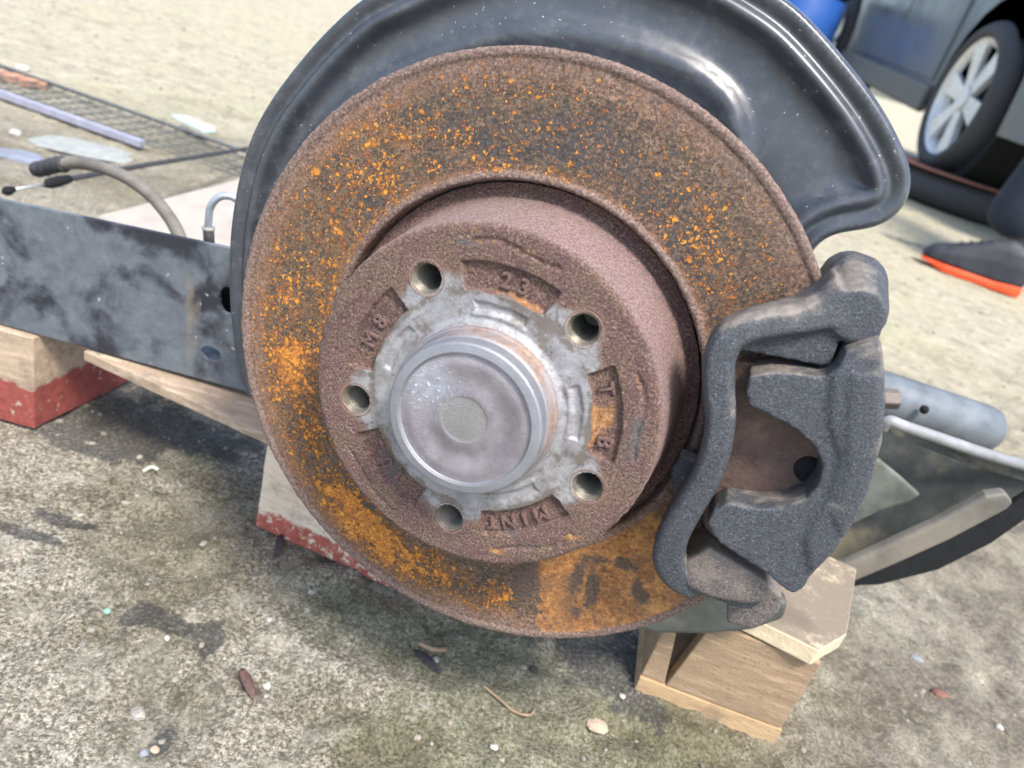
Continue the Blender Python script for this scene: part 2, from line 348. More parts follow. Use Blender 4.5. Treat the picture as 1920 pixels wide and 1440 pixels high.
# ---------------------------------------------------------------- ground
def axis_coords(a, b, step, lo, hi):
    c = list(np.arange(a, b, step)); x = b; s = step
    while x < hi: c.append(x); s *= 1.09; x += s
    x = a - step; s = step; pre = []
    while x > lo: pre.append(x); s *= 1.09; x -= s
    return np.array(pre[::-1] + c)
xs = axis_coords(-.85, .85, .0038, -350, 350); ys = axis_coords(.2, 1.3, .0038, -60, 600)
XX, YY = np.meshgrid(xs, ys); P2 = np.c_[XX.ravel(), YY.ravel()]
near = 1 / (1 + (np.hypot(P2[:, 0], P2[:, 1]) / 3.5) ** 3)
def ghgt(P2):
    nr = 1 / (1 + (np.hypot(P2[:, 0], P2[:, 1]) / 3.5) ** 3)
    ms = np.exp(-((P2[:, 0] - .08) / .28) ** 2 - ((P2[:, 1] - .36) / .13) ** 2)
    z = (fbm(P2, 9, 4, 3) - .5) * .008 + (fbm(P2, 55, 4, 9) - .5) * .0075 * (1 + .9 * ms) + (np.abs(fbm(P2, 95, 3, 19) - .5)) * .007 * (.5 + ms) - .0012 + (np.abs(fbm(P2, 26, 3, 5) - .5)) * -.007 + .0015
    return z * nr
def blob(P, cx, cy, rx, ry, ang=0.):
    ca, sa = math.cos(ang), math.sin(ang); dx = P[:, 0] - cx; dy = P[:, 1] - cy
    return np.exp(-(((dx * ca + dy * sa) / rx) ** 2 + ((-dx * sa + dy * ca) / ry) ** 2))
def gb(px, py, rx, ry, ang=0.): c = G(px, py); return blob(P2, c[0], c[1], rx, ry, ang)
Z = ghgt(P2)
moss = .7 * gb(1000, 1400, .12, .07) + .7 * gb(1250, 1420, .08, .05) + .5 * gb(820, 1180, .1, .05) + .55 * gb(700, 1400, .05, .05) + .5 * gb(130, 180, .08, .03) + .45 * gb(450, 240, .1, .04)
stain = (1.1 * gb(330, 1175, .022, .010, -.2) + .9 * gb(395, 1205, .008, .02) + gb(250, 1160, .012, .01) + gb(40, 1000, .05, .008) + gb(130, 980, .03, .008)
         + .9 * gb(300, 1390, .007, .013) + .8 * gb(180, 830, .05, .02) + .9 * gb(300, 800, .09, .04) + .6 * gb(1100, 1250, .05, .04) + .8 * gb(1690, 450, .12, .03)
         + .6 * gb(1130, 1200, .05, .03) + .5 * gb(1200, 1330, .03, .02) + .8 * gb(350, 165, .05, .02))  # stains, plus painted shade under the beam and the disc
red = gb(465, 1290, .016, .006, -.5) + .9 * gb(525, 1030, .006, .012) + .5 * gb(800, 1235, .02, .006, -.5)
wb = (fbm(P2, 38, 4, 71) - .5) * 1.6; stain = stain + wb * (stain > .08) * .6; moss = np.clip(moss + (fbm(P2, 16, 4, 72) - .5) * 1.3 * (moss > .05), 0, 1)
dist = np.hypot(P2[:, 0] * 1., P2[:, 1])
bright_far = sst(.75, 1.9, dist + (fbm(P2, 4, 4, 21) - .5) * .9)  # brightness of the distant ground painted in as a paler colour
bright_far = np.clip(bright_far + .55 * sst(.2, .5, P2[:, 0]) * sst(.2, .6, dist), 0, 1)
nx = len(xs); ny = len(ys)
idx = np.arange(nx * ny).reshape(ny, nx)
F = np.stack([idx[:-1, :-1], idx[:-1, 1:], idx[1:, 1:], idx[1:, :-1]], -1).reshape(-1, 4)
def mat_ground():
    m = Mat('gritty_yard_ground', .85); f = m.noise(420, 6, .75); q = m.noise(70, 6, .7); b = m.noise(9, 5, .6); e = m.noise(2.2, 5, .6)
    gr = m.ramp(f, [(.40, (.075, .068, .052)), (.47, (.26, .245, .205)), (.53, (.44, .425, .375)), (.61, (.70, .68, .62))])
    gr = m.mix(m.rng(m.noise(150, 5, .75), .36, .50, .75, 0), gr, (.12, .11, .085)); gr = m.mix(m.rng(m.noise(34, 5, .7), .52, .62, 0, .5), gr, (.50, .49, .44))
    c = m.mix(m.rng(q, .40, .64, 0, .75), gr, m.mix(.5, gr, (.125, .115, .082)))
    c = m.mix(m.rng(b, .48, .66, 0, .55), c, (.16, .155, .12))
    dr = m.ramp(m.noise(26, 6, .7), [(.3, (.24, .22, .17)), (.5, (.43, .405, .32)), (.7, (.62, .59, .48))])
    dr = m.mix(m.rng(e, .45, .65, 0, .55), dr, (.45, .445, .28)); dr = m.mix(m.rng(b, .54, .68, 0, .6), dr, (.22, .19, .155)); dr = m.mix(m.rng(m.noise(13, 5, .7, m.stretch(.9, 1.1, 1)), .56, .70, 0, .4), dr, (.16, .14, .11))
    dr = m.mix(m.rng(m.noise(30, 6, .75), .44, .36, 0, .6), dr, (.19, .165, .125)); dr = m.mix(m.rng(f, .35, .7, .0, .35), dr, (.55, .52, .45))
    c = m.mix(m.attr('bright_far'), c, dr)
    c = m.mix(m.ma('MULTIPLY', m.attr('brown'), m.rng(m.noise(12, 6, .75), .38, .60)), c, m.ramp(m.noise(140, 6, .75), [(.34, (.06, .05, .042)), (.5, (.155, .135, .112)), (.68, (.33, .295, .25))]))
    mm = m.rng(m.ma('ADD', m.attr('moss'), m.ma('MULTIPLY', m.ma('SUBTRACT', q, .5), 1.5)), .28, .75, 0, .8)
    c = m.mix(mm, c, m.ramp(f, [(.38, (.075, .078, .045)), (.5, (.20, .205, .135)), (.64, (.38, .38, .28))]))
    sm = m.rng(m.ma('ADD', m.attr('stain'), m.ma('MULTIPLY', m.ma('SUBTRACT', q, .5), 1.1)), .40, .62, 0, .85)
    c = m.mix(sm, c, m.ramp(f, [(.35, (.035, .036, .040)), (.6, (.095, .098, .105)), (.8, (.26, .26, .26))]))
    c = m.mix(m.rng(m.attr('red'), .35, .7, 0, .75), c, (.10, .062, .058))
    wsp = m.rng(m.noise(210, 4, .8), .64, .70); c = m.mix(m.ma('MULTIPLY', wsp, .7), c, (.60, .60, .54))
    g2 = m.vor(330, m.warp(500, .002)); c = m.mix(m.rng(g2, .5, .2, 0, .22), c, (.50, .48, .42))
    c = m.mix(m.rng(m.noise(62, 6, .75), .44, .34, 0, .7), c, (.085, .075, .055)); c = m.mix(m.rng(m.noise(240, 5, .8), .45, .36, 0, .75), c, (.10, .09, .07)); nearf = m.rng(m.attr('bright_far'), 0, 1, 1, .12); c = m.mix(m.ma('MULTIPLY', nearf, m.rng(m.noise(6.5, 5, .65), .42, .60)), c, m.mix(1, c, (.66, .64, .56), 'MULTIPLY')); c = m.mix(m.ma('MULTIPLY', nearf, m.ma('MULTIPLY', m.rng(m.noise(16, 5, .7), .50, .62), .55)), c, m.mix(1, c, (.66, .67, .65), 'MULTIPLY')); c = m.mix(1, c, (.97, .93, .84), 'MULTIPLY')
    h = m.ma('ADD', m.ma('MULTIPLY', f, .8), m.ma('MULTIPLY', m.rng(g2, .6, 0), .3)); h = m.ma('ADD', h, m.ma('MULTIPLY', m.noise(140, 6, .8), 1.4))
    return m.done(c, m.rng(f, .3, .7, .7, .95), m.bump(h, .0026, .8))
M_ground = mat_ground()
ground = mesh_obj('ground', np.c_[P2, Z], F.tolist(), M_ground, attrs=dict(moss=np.clip(moss, 0, 1), stain=np.clip(stain, 0, 1.2), red=red, bright_far=bright_far, brown=sst(.16, .34, P2[:, 0]) * sst(1.5, .8, P2[:, 1]) * .9 + .6 * gb(150, 300, .4, .15)))
struct(ground)

# loose gravel lying on it (nobody could count it)
def rock(n=1, seed=0, amp=.35):
    bm = bmesh.new(); bmesh.ops.create_icosphere(bm, subdivisions=n, radius=1); V = np.array([v.co[:] for v in bm.verts])
    F = [[v.index for v in f.verts] for f in bm.faces]; bm.free()
    V = V * (1 - amp / 2 + amp * fbm(V + seed * 7.1, 1.3, 3, seed))[:, None]; return V, F
rk = [rock(1, i, 1.0) for i in range(8)]
GV = []; GF = []; GC = []; off = 0
for i in range(7000):
    v = RN.rand(); y = .24 + 2.6 * v ** 1.9; x = (RN.rand() - .5) * (1.0 + 1.5 * y)
    r = (.0006 + .0015 * RN.rand() ** 4) * (1 + .7 * y)
    if RN.rand() < .015: r *= 1.6
    V, F_ = rk[RN.randint(8)]; a = RN.rand() * 6.28; ca, sa = math.cos(a), math.sin(a)
    W = V * [r * (1 + .5 * RN.rand()), r, r * .65]; W = np.c_[W[:, 0] * ca - W[:, 1] * sa, W[:, 0] * sa + W[:, 1] * ca, W[:, 2]]
    GV.append(W + [x, y, 0]); GF += [[a_ + off for a_ in f] for f in F_]; off += len(V); GC += [RN.rand()] * len(V)
GV = np.vstack(GV)
cen = np.repeat(np.array([g for g in GV.reshape(7000, -1, 3).mean(1)]), len(rk[0][0]), 0)
GV[:, 2] += ghgt(cen[:, :2])
mg = Mat('loose_gravel', .8); mg.f = mg.attr('tone')
M_gravel = mg.done(mg.mix(mg.rng(mg.noise(700, 4, .7), .4, .65, 0, .4), mg.ramp(mg.f, [(0, (.09, .085, .075)), (.4, (.22, .205, .17)), (.7, (.28, .26, .22)), (.92, (.32, .27, .215)), (1, (.46, .45, .41))]), (.18, .16, .13)), .85)
gv = mesh_obj('gravel', GV, GF, M_gravel, smooth=False, attrs=dict(tone=GC)); gv['kind'] = 'stuff'

# ---------------------------------------------------------------- brake disc (hub frame, metres)
MM = .001
def local(name, label, cat): return thing(name, label, cat, mat4=HM)
disc = local('brake_disc', 'rusty round brake disc with five threaded holes and a grey domed centre cap', 'brake disc')
HOLES = [(53.8, a) for a in (128.7, 56.2, -16.2, -87.9, -160.0)]
HXY = np.array([(r * math.cos(math.radians(a)), r * math.sin(math.radians(a))) for r, a in HOLES])
POCK = [(92.3, 20.5), (18.2, 20.3), (-52.0, 21.), (-124.5, 20.5), (164.5, 20.3)]
def face_h(r, th, X, Y):
    """relief of the hub face, mm"""
    h = np.zeros_like(r); ang = np.degrees(th)
    wob = (fbm(np.c_[X, Y], .35, 3, 31) - .5)
    for i, (c, hw) in enumerate(POCK):
        d = (ang - c + 180) % 360 - 180; e = (hw - np.abs(d)) * np.radians(1) * r + wob * 1.2
        rin, rout = (46.3, 57.9)
        e = np.minimum(e, np.minimum(r - rin + wob * .8, rout - r + wob * .8)); dep = 2.3 if i not in (3,) else 1.9
        h -= dep * sst(0, 1.0, e)
        # casting scars near the hub
        e2 = np.minimum((16 - np.abs(d)) * np.radians(1) * r, 2.4 - np.abs(r - 40.3)) + wob * 1.6
        h -= 1.1 * sst(0, 1.6, e2); h += .5 * np.exp(-((r - 37.2) / .9) ** 2) * sst(0, 3, (19 - np.abs(d)))
        e3 = np.minimum((17 - np.abs(d)) * np.radians(1) * r, 1.5 - np.abs(r - 64.8 - 1.2 * np.sin(d * .2))) + wob * 2.2
        h -= .75 * sst(0, 1.5, e3)
    h += (fbm(np.c_[X, Y], .8, 3, 8) - .5) * .35 * sst(44, 48, r) + (fbm(np.c_[X, Y], .12, 3, 18) - .5) * .5
    h += 1.6 * sst(36.5, 33.0, r) + .7 * sst(34.5, 33.8, r)
    return h
face_r = np.concatenate([np.arange(30.5, 69.6, .55), [69.9, 70.6, 71.2, 71.7, 72.1, 72.4]])
face_w = np.concatenate([np.zeros(len(np.arange(30.5, 69.6, .55))), [-.06, -.3, -.7, -1.3, -2.1, -3.2]])
wall = [(72.6, -5), (72.9, -8), (73.2, -11), (73.6, -15), (74.0, -19), (74.4, -23), (74.8, -27), (75.2, -30), (75.6, -33), (76.0, -36), (76.3, -39), (76.8, -42), (77.6, -44), (79.0, -45.3), (81, -45.8), (83, -45.9)]
prof = list(zip(face_r, face_w)) + wall; prof = np.array(prof); m_ = len(prof); n_ = 900
th = np.linspace(0, 2 * np.pi, n_, endpoint=False)
TH = np.repeat(th, m_); RR = np.tile(prof[:, 0], n_); WW = np.tile(prof[:, 1], n_)
X = RR * np.cos(TH); Y = RR * np.sin(TH); isface = sst(70.2, 69.0, RR)
WW = WW + face_h(RR, TH, X, Y) * isface
rough_w = (fbm(np.c_[X, Y, WW], .5, 4, 40) - .5) * 1.0 * (RR > 70)
X += rough_w * np.cos(TH); Y += rough_w * np.sin(TH)
dh = np.min(np.hypot(X[:, None] - HXY[:, 0], Y[:, None] - HXY[:, 1]), axis=1)
nz = fbm(np.c_[X, Y], .13, 4, 50) - .5; ang = np.degrees(TH)
dpk = np.min([np.abs((ang - c + 180) % 360 - 180) / hw for c, hw in POCK], axis=0)
silver = sst(49, 45, RR + nz * 5) + .72 * sst(58, 50, RR + nz * 5) * sst(.84, 1.0, dpk) + .3 * sst(12, 8.5, dh)
silver *= (1 - .55 * blob(np.c_[X, Y], *K(850, 1000), 16, 10)) * (1 - .35 * blob(np.c_[X, Y], *K(790, 640), 6, 6))
silver *= 1 - .75 * sst(45.6, 47, RR + nz * 2) * sst(1.02, .94, dpk)
silver = np.clip(silver, 0, 1) * (RR < 66); 
XY = np.c_[X, Y]
def hb(x, y, rx, ry, a=0.): c = K(x, y, 0); return blob(XY, c[0], c[1], rx, ry, a)
orange = .75 * hb(1130, 790, 5, 14) + .6 * hb(990, 590, 14, 5, -.6) + .4 * sst(2, 0, np.abs(RR - 64.8)) * (fbm(XY, .15, 2, 61) > .47) + .45 * hb(1215, 740, 5, 16) + .5 * hb(930, 1035, 9, 1.6) + .7 * hb(1065, 1008, 8, 1.8, .4) + .55 * hb(780, 960, 12, 2, -.75) + .5 * hb(690, 850, 2, 9, .5) + .3 * hb(725, 830, 6, 6) + .45 * hb(900, 440, 20, 4)
orange += .35 * sst(43, 46, RR) * sst(50, 46, RR)
grey = .7 * hb(1180, 830, 5, 18) + .8 * hb(730, 880, 6, 14, .6) + .6 * hb(960, 1005, 16, 5) + .45 * hb(880, 460, 14, 4) + .3 * sst(3, 0, np.abs(RR - 64.8))
V = np.c_[X, Y, WW] * MM; F = []
kill = dh < 6.6
for k in range(n_):
    b0 = k * m_; b1 = ((k + 1) % n_) * m_
    for j in range(m_ - 1):
        if kill[b0 + j] and kill[b1 + j] and kill[b0 + j + 1] and kill[b1 + j + 1]: continue
        F.append((b0 + j, b1 + j, b1 + j + 1, b0 + j + 1))
mesh_obj('hub_face', V, F, M_hat, disc, attrs=dict(silver=silver, orange=np.clip(orange, 0, 1) , grey=np.clip(grey, 0, 1), lit_wall=sst(71, 72.6, RR) * sst(79, 74, RR)))  # side wall coloured paler and pinker to carry its sunlit brightness
# threaded holes
tp = [(7.5, .0), (7.3, .16), (7.0, .12), (6.6, -.3), (6.15, -1.0)]; z = -1.0
tp += [(5.9, -1.2)]
while z > -26: tp += [(6.2, z - .55), (6.2, z - .85), (5.3, z - 1.55), (5.3, z - 1.85)]; z -= 1.9
tp += [(5.6, z), (0.01, z - .5)]
V, F = lathe([(a * MM, b * MM) for a, b in tp], 56); tm = None
M_holerim = plain('hole_chamfer', (.20, .14, .115), .7, .1, .5, 500, .0003, dirt=(.33, .20, .13))
for i, (hx, hy) in enumerate(HXY):
    if tm is None:
        o = mesh_obj('bolt_hole', V, F, M_holerim, disc); tm = o
        o.data.materials.append(M_thread); o.data.materials.append(plain('thread_root_shade', (.028, .025, .02), .5, 0, .3, 400)); o.data.set_sharp_from_angle(angle=math.radians(28))  # thread roots and one flank coloured dark, their shade painted in
        for p in o.data.polygons:
            if p.center.z < -.0009:
                rc = max(math.hypot(*o.data.vertices[i_].co[:2]) for i_ in p.vertices); rd_ = min(math.hypot(*o.data.vertices[i_].co[:2]) for i_ in p.vertices)
                p.material_index = 1 if rd_ < .0057 and rc < .0060 or (rc > .0060 and p.normal.z > .2) else 2
    else: o = tm.copy(); COL.objects.link(o)
    o.parent = disc; o.location = (hx * MM, hy * MM, 0.0)
# centre cap
cp = [(33.6, 1.5), (32.9, 3.2), (32.2, 3.6), (31.9, 4.4), (31.7, 8.5), (31.3, 9.2), (30.6, 9.6), (30.55, 11), (30.75, 11.2), (30.75, 14.5), (30.72, 16.3), (30.6, 16.55), (30.3, 16.9), (29.95, 17.12), (29.7, 17.18), (27.3, 17.5), (27.0, 17.55), (26.75, 17.5), (26.6, 17.3), (26.45, 16.3), (26.1, 16.0)]
cp += [(r, 16.0 + .5 * sst(26, 22, r) - .9 * sst(23, 15.5, r) + .75 * sst(15.5, 9.5, r)) for r in np.arange(25.4, 9.6, -.7)]
cp += [(9.2, 16.32), (9.0, 16.2), (8.6, 16.16)] + [(r, 16.16 + .12 * (1 - r / 8.5)) for r in (7.5, 6, 4.5, 3, 1.5, .01)]
V, F = lathe([(a * MM, b * MM) for a, b in cp], 160); VA = np.array(V) / MM; rr = np.hypot(VA[:, 0], VA[:, 1])
ctr = K(800, 720, 17)
spots = np.exp(-((VA[:, 0] - ctr[0]) / 11) ** 2 - ((VA[:, 1] - ctr[1]) / 9) ** 2) * (rr < 26)
aa = np.degrees(np.arctan2(VA[:, 1], VA[:, 0])); rust = .8 * sst(10.5, 8.2, VA[:, 2]) * sst(-30, 10, aa) * sst(140, 95, aa)
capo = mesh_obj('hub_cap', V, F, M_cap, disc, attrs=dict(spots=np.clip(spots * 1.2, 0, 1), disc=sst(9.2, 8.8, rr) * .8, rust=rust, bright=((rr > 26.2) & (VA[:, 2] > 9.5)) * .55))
capo.data.set_sharp_from_angle(angle=math.radians(32))
# friction ring
pr = [(84.2, -46), (84.3, -42), (84.4, -40), (84.7, -38.9), (85.3, -38.2), (86.0, -38.0), (86.8, -38.1), (87.5, -38.6), (88.2, -39.0)]
pr += [(r, -39.2) for r in np.arange(89, 130.5, .75)] + [(130.8, -39.15), (131.3, -38.8), (131.9, -38.5), (132.8, -38.35), (133.8, -38.4), (134.6, -38.8), (135.0, -39.6), (135.1, -42), (135.1, -46), (134.8, -48.2), (134, -49), (120, -49.2), (100, -49.2), (84, -49.2)]
pr = np.array(pr); m_ = len(pr); n_ = 900
th = np.linspace(0, 2 * np.pi, n_, endpoint=False); TH = np.repeat(th, m_); RR = np.tile(pr[:, 0], n_); WW = np.tile(pr[:, 1], n_)
j = (fbm(np.c_[RR * np.cos(TH), RR * np.sin(TH), WW], .55, 3, 77) - .5)
edge = ((RR > 131) | (RR < 88.3)); RR2 = RR + j * .9 * edge
X = RR2 * np.cos(TH); Y = RR2 * np.sin(TH); WW = WW + j * .5 * edge; XY = np.c_[X, Y]
def rb(x, y, rx, ry=None, a=0.): c = K(x, y, -39); return blob(XY, c[0], c[1], rx, ry or rx, a)
flake = .09 + .60 * rb(545, 690, 11, 22) + .55 * rb(560, 830, 11, 20) + 1.15 * rb(640, 950, 14, 18, .8) + 1.3 * rb(740, 1035, 18, 10, -.6) + .9 * rb(850, 1090, 20, 11, -.3) + .5 * rb(940, 1110, 9, 11) + .38 * rb(540, 560, 11, 16) + .30 * rb(610, 440, 13, 16) + .36 * rb(740, 260, 12, 7) + .30 * rb(700, 340, 12, 10) + .22 * rb(880, 270, 20, 8) + .32 * rb(1080, 330, 14, 5) + .18 * rb(1200, 380, 14, 12) + .26 * rb(1310, 420, 11, 9) + .28 * rb(1340, 500, 11, 8) + .32 * rb(1370, 575, 14, 8) + .35 * rb(600, 600, 6, 20)
lft = np.degrees(np.arctan2(XY[:, 1], XY[:, 0])) % 360; flake += .24 * sst(100, 150, lft) * sst(275, 245, lft)
flake *= sst(132.5, 127.5, RR)
dark = .1 + .55 * rb(900, 270, 36, 9) + .6 * rb(690, 380, 12, 10) + .5 * rb(1080, 290, 22, 12) + .45 * rb(1220, 400, 14, 16) + .45 * rb(1290, 500, 12, 20) + .35 * rb(560, 780, 12, 20) + .4 * rb(700, 990, 24, 12, -.7) + .5 * rb(930, 1110, 14, 12) + .45 * rb(1130, 250, 10, 10)
dark *= sst(131, 125, RR) * sst(87, 90, RR)
ang = (np.degrees(TH) + 180) % 360 - 180
a1 = [math.degrees(math.atan2(*K(x, y, -39)[::-1])) for x, y in ((1015, 1120), (1400, 1100))]
ang = ang + 6 * (fbm(XY, .35, 4, 66) - .5)
smear = sst(a1[0] - 3, a1[0] + .5, ang) * sst(a1[1] + 8, a1[1] - 8, ang) * .9 * sst(134, 130, RR)
smear *= .85 + .3 * (fbm(XY, .06, 3, 12) - .5)
imp = 1.0 * rb(1110, 1110, 4.2, 12, .12) + .9 * rb(1080, 1085, 4.5, 13, .05) + .7 * rb(1078, 1150, 3, 5) - .45 * rb(1090, 1115, .8, 9, .1) + .95 * rb(1170, 1055, 5, 4, .3) + .6 * rb(1195, 1085, 2.5, 7, .4) + 1. * rb(1200, 1117, 5.5, 4.2, -.5) + 1.2 * rb(985, 1090, 7.5, 16, .1) + .5 * rb(1260, 1000, 12, 12) + .5 * rb(1120, 1050, 8, 4)
lip = np.maximum(sst(130.6, 131.6, RR), sst(88.4, 87.4, RR)) * .9
lip = np.maximum(lip, .5 * sst(121, 130, RR + 6 * (fbm(XY, .15, 3, 5) - .5)) * (1 - .8 * sst(a1[0] - 3, a1[0] + .5, ang) * sst(a1[1] + 8, a1[1] - 8, ang)))
V = np.c_[X, Y, WW] * MM; F = []
for k in range(n_):
    b0 = k * m_; b1 = ((k + 1) % n_) * m_
    for jj in range(m_ - 1): F.append((b0 + jj, b1 + jj, b1 + jj + 1, b0 + jj + 1))
mesh_obj('friction_ring', V, F, M_ring, disc, attrs=dict(flake=np.clip(flake, 0, 1.25), dark=np.clip(dark, 0, .8), smear=np.clip(smear, 0, 1), imprint=np.clip(imp, 0, 1), lip=lip, rad=RR, inner=sst(127, 117, RR + 8 * (fbm(XY, .08, 3, 91) - .5)) * sst(89, 92, RR)))
# cast lettering in the recesses of the hub
def letters(txt, angs, r, size, flip=False):
    for ch, a in zip(txt, angs):
        cu = bpy.data.curves.new('t', 'FONT'); cu.body = ch; cu.size = size * MM; cu.extrude = .00055; cu.bevel_depth = .00028; cu.bevel_resolution = 1
        cu.align_x = 'CENTER'; cu.align_y = 'CENTER'; cu.resolution_u = 3; cu.space_character = 1
        to = bpy.data.objects.new('t', cu); COL.objects.link(to); bpy.context.view_layer.update()
        me = bpy.data.meshes.new_from_object(to.evaluated_get(bpy.context.evaluated_depsgraph_get()))
        bpy.data.objects.remove(to); ar = math.radians(a)
        me.materials.clear(); me.materials.append(M_letter)
        o = bpy.data.objects.new('raised_letter', me); put(o, disc)
        o.location = (r * math.cos(ar) * MM, r * math.sin(ar) * MM, -.0019); o.rotation_euler = (0, 0, ar - math.pi / 2)
M_letter = plain('rusted_letter', (.17, .10, .09), .8, 0, .5, 900, .0005)
letters('23', (94, 86), 51.5, 8.5); letters('TB', (29.5, 5.5), 51.8, 8.5)
letters('MINT', (-43, -51.5, -59.5, -67.5), 51.8, 8.5); letters('10', (-119, -127), 51.5, 8.5); letters('M8', (170, 160), 51.5, 8.5)

# ---------------------------------------------------------------- dust shield
shield = local('dust_shield', 'large glossy black sheet metal dust shield curving behind the rusty brake disc', 'dust shield')
SW = -58.
out_px = [(470, 745), (452, 680), (441, 600), (437, 520), (440, 430), (452, 352), (466, 294), (486, 240), (513, 190), (550, 137), (600, 77), (648, 29), (695, -10)]
o1 = [K(x, y, SW - 6) for x, y in out_px]
o2 = [np.array([r * math.cos(math.radians(a)), r * math.sin(math.radians(a))]) for r, a in ((172, 125), (175, 117), (177.5, 108), (179.5, 98), (181, 88), (182, 80))]
o3 = [K(x, y, SW - 6) for x, y in ((1480, 0), (1522, 38), (1562, 82), (1602, 130), (1640, 180), (1672, 232), (1700, 290), (1711, 325), (1710, 362), (1694, 394), (1668, 418), (1635, 430), (1600, 434), (1565, 437), (1538, 450), (1520, 475), (1500, 520))]
o4 = [np.array([r * math.cos(math.radians(a)), r * math.sin(math.radians(a))]) for r, a in ((108, 25), (108, 0), (108, -25), (112, -50), (118, -75), (124, -100), (128, -125), (131, -145))]
OL = np.array(o1 + o2 + o3 + o4)
OL = spline(np.vstack([OL, OL[:1]]), 16)[:-1]
for _ in range(2): OL = (np.roll(OL, 1, 0) + OL * 2 + np.roll(OL, -1, 0)) / 4
seg = np.linalg.norm(np.roll(OL, -1, 0) - OL, axis=1); cum = np.r_[0, np.cumsum(seg)]; NB = 620
tt = np.linspace(0, cum[-1], NB, endpoint=False); OLc = np.vstack([OL, OL[:1]])
OL = np.c_[np.interp(tt, cum, OLc[:, 0]), np.interp(tt, cum, OLc[:, 1])]
for _ in range(24): OL = (np.roll(OL, 1, 0) + OL * 2 + np.roll(OL, -1, 0)) / 4
T = np.roll(OL, -1, 0) - np.roll(OL, 1, 0); T /= np.linalg.norm(T, axis=1)[:, None]
area = .5 * np.sum(OL[:, 0] * np.roll(OL[:, 1], -1) - OL[:, 1] * np.roll(OL[:, 0], -1))
NN = np.c_[-T[:, 1], T[:, 0]] * (1 if area > 0 else -1)
def dpoly(P):
    A = OL; B = np.roll(OL, -1, 0); res = np.empty(len(P))
    for s in range(0, len(P), 500):
        p = P[s:s + 500, None]; ab = B - A; t = np.clip(((p - A) * ab).sum(-1) / (ab * ab).sum(-1), 0, 1)
        res[s:s + 500] = np.sqrt((((A + ab * t[..., None]) - p) ** 2).sum(-1)).min(1)
    return res
pts = [OL]; 
for d in (.7, 1.4, 2.2, 3.2, 4.2, 5.2, 6.2, 7.2, 8.2, 9.2, 10.2, 11.2, 12.4, 13.6, 15, 16.5, 18, 20):
    Q = OL[::2 if d > 3 else 1] + NN[::2 if d > 3 else 1] * d; ok = dpoly(Q) > d - .12; pts.append(Q[ok])
gx, gy = np.meshgrid(np.arange(-180, 190, 3.), np.arange(-140, 195, 3.)); Q = np.c_[gx.ravel(), gy.ravel()]
def inside(P):
    A = OL; B = np.roll(OL, -1, 0); c = np.zeros(len(P), bool)
    for a, b in zip(A, B):
        cond = ((a[1] > P[:, 1]) != (b[1] > P[:, 1])); xi = (b[0] - a[0]) * (P[:, 1] - a[1]) / (b[1] - a[1] + 1e-12) + a[0]; c ^= cond & (P[:, 0] < xi)
    return c
Q = Q[inside(Q)]; Q = Q[dpoly(Q) > 21.5]; Q = Q[np.hypot(Q[:, 0], Q[:, 1]) > 60]; pts.append(Q)
A = np.vstack(pts); A = A[np.r_[np.ones(NB, bool), inside(A[NB:])]]
vs, es, fs, *_ = delaunay_2d_cdt([Vector(p) for p in A], [(i, (i + 1) % NB) for i in range(NB)], [], 1, 1e-4)
A = np.array([v[:] for v in vs]); dd = dpoly(A)
RDG = spline(np.array([K(x, y, SW) for x, y in ((500, 420), (560, 300), (640, 200), (740, 132), (850, 80), (930, 56), (1010, 48), (1090, 53), (1170, 71), (1250, 99), (1320, 138), (1370, 185), (1388, 235), (1386, 290), (1376, 350))]), 14)
dr = np.array([np.min(np.hypot(*(RDG - p).T)) for p in A])
inn = np.array([p @ p for p in A]); ri = np.interp(np.arctan2(A[:, 1], A[:, 0]), *zip(*sorted((math.atan2(p[1], p[0]), np.hypot(*p)) for p in RDG)))
hs = np.interp(dd, [0, .7, 1.4, 2.2, 3.2, 5.2, 7.2, 8.2, 9.2, 10.2, 11.2, 12.4, 13.6, 15, 16.5, 18, 20], [-7, -3.0, -1.0, 0, .4, -.3, -1.5, -1.7, -1.0, .4, 1.4, 1.7, 1.2, -.4, -2.4, -3.8, -4.6])
angA = np.degrees(np.arctan2(A[:, 1], A[:, 0])); rads = np.hypot(*A.T); rg = sorted((math.degrees(math.atan2(p[1], p[0])), np.hypot(*p)) for p in RDG if np.hypot(*p) > 133)
angA = np.where(angA < -60, angA + 360, angA); rg = sorted(((a if a > -60 else a + 360), r) for a, r in rg)
ri = np.interp(angA, *zip(*rg)); endA = math.degrees(math.atan2(*K(1388, 260, SW)[::-1]))
sg = np.where((rads < ri) & (angA > endA), dr, -dr)
hs += 4.4 * sst(-6.0, 2.0, sg) + .8 * np.exp(-(sg / 3.5) ** 2) - 1.8 * sst(2, 12, sg) + (fbm(A, .02, 2, 3) - .5) * 1.5
sh = mesh_obj('shield_plate', np.c_[A, SW + hs] * MM, [list(f) for f in fs], M_shield, shield)
so_ = sh.modifiers.new('thick', 'SOLIDIFY'); so_.thickness = .0012; so_.offset = -1

# ---------------------------------------------------------------- caliper
cal = local('brake_caliper', 'dark cast iron brake caliper gripping the right side of the rusty disc', 'brake caliper')
def remesh(o, vox, it=6, noise=.0):
    r = o.modifiers.new('voxel', 'REMESH'); r.mode = 'VOXEL'; r.voxel_size = vox; r.use_smooth_shade = True
    s = o.modifiers.new('soft', 'SMOOTH'); s.factor = .5; s.iterations = it
    return o
def KP(lst, w): return [tuple(K(x, y, w) * MM) for x, y in lst]
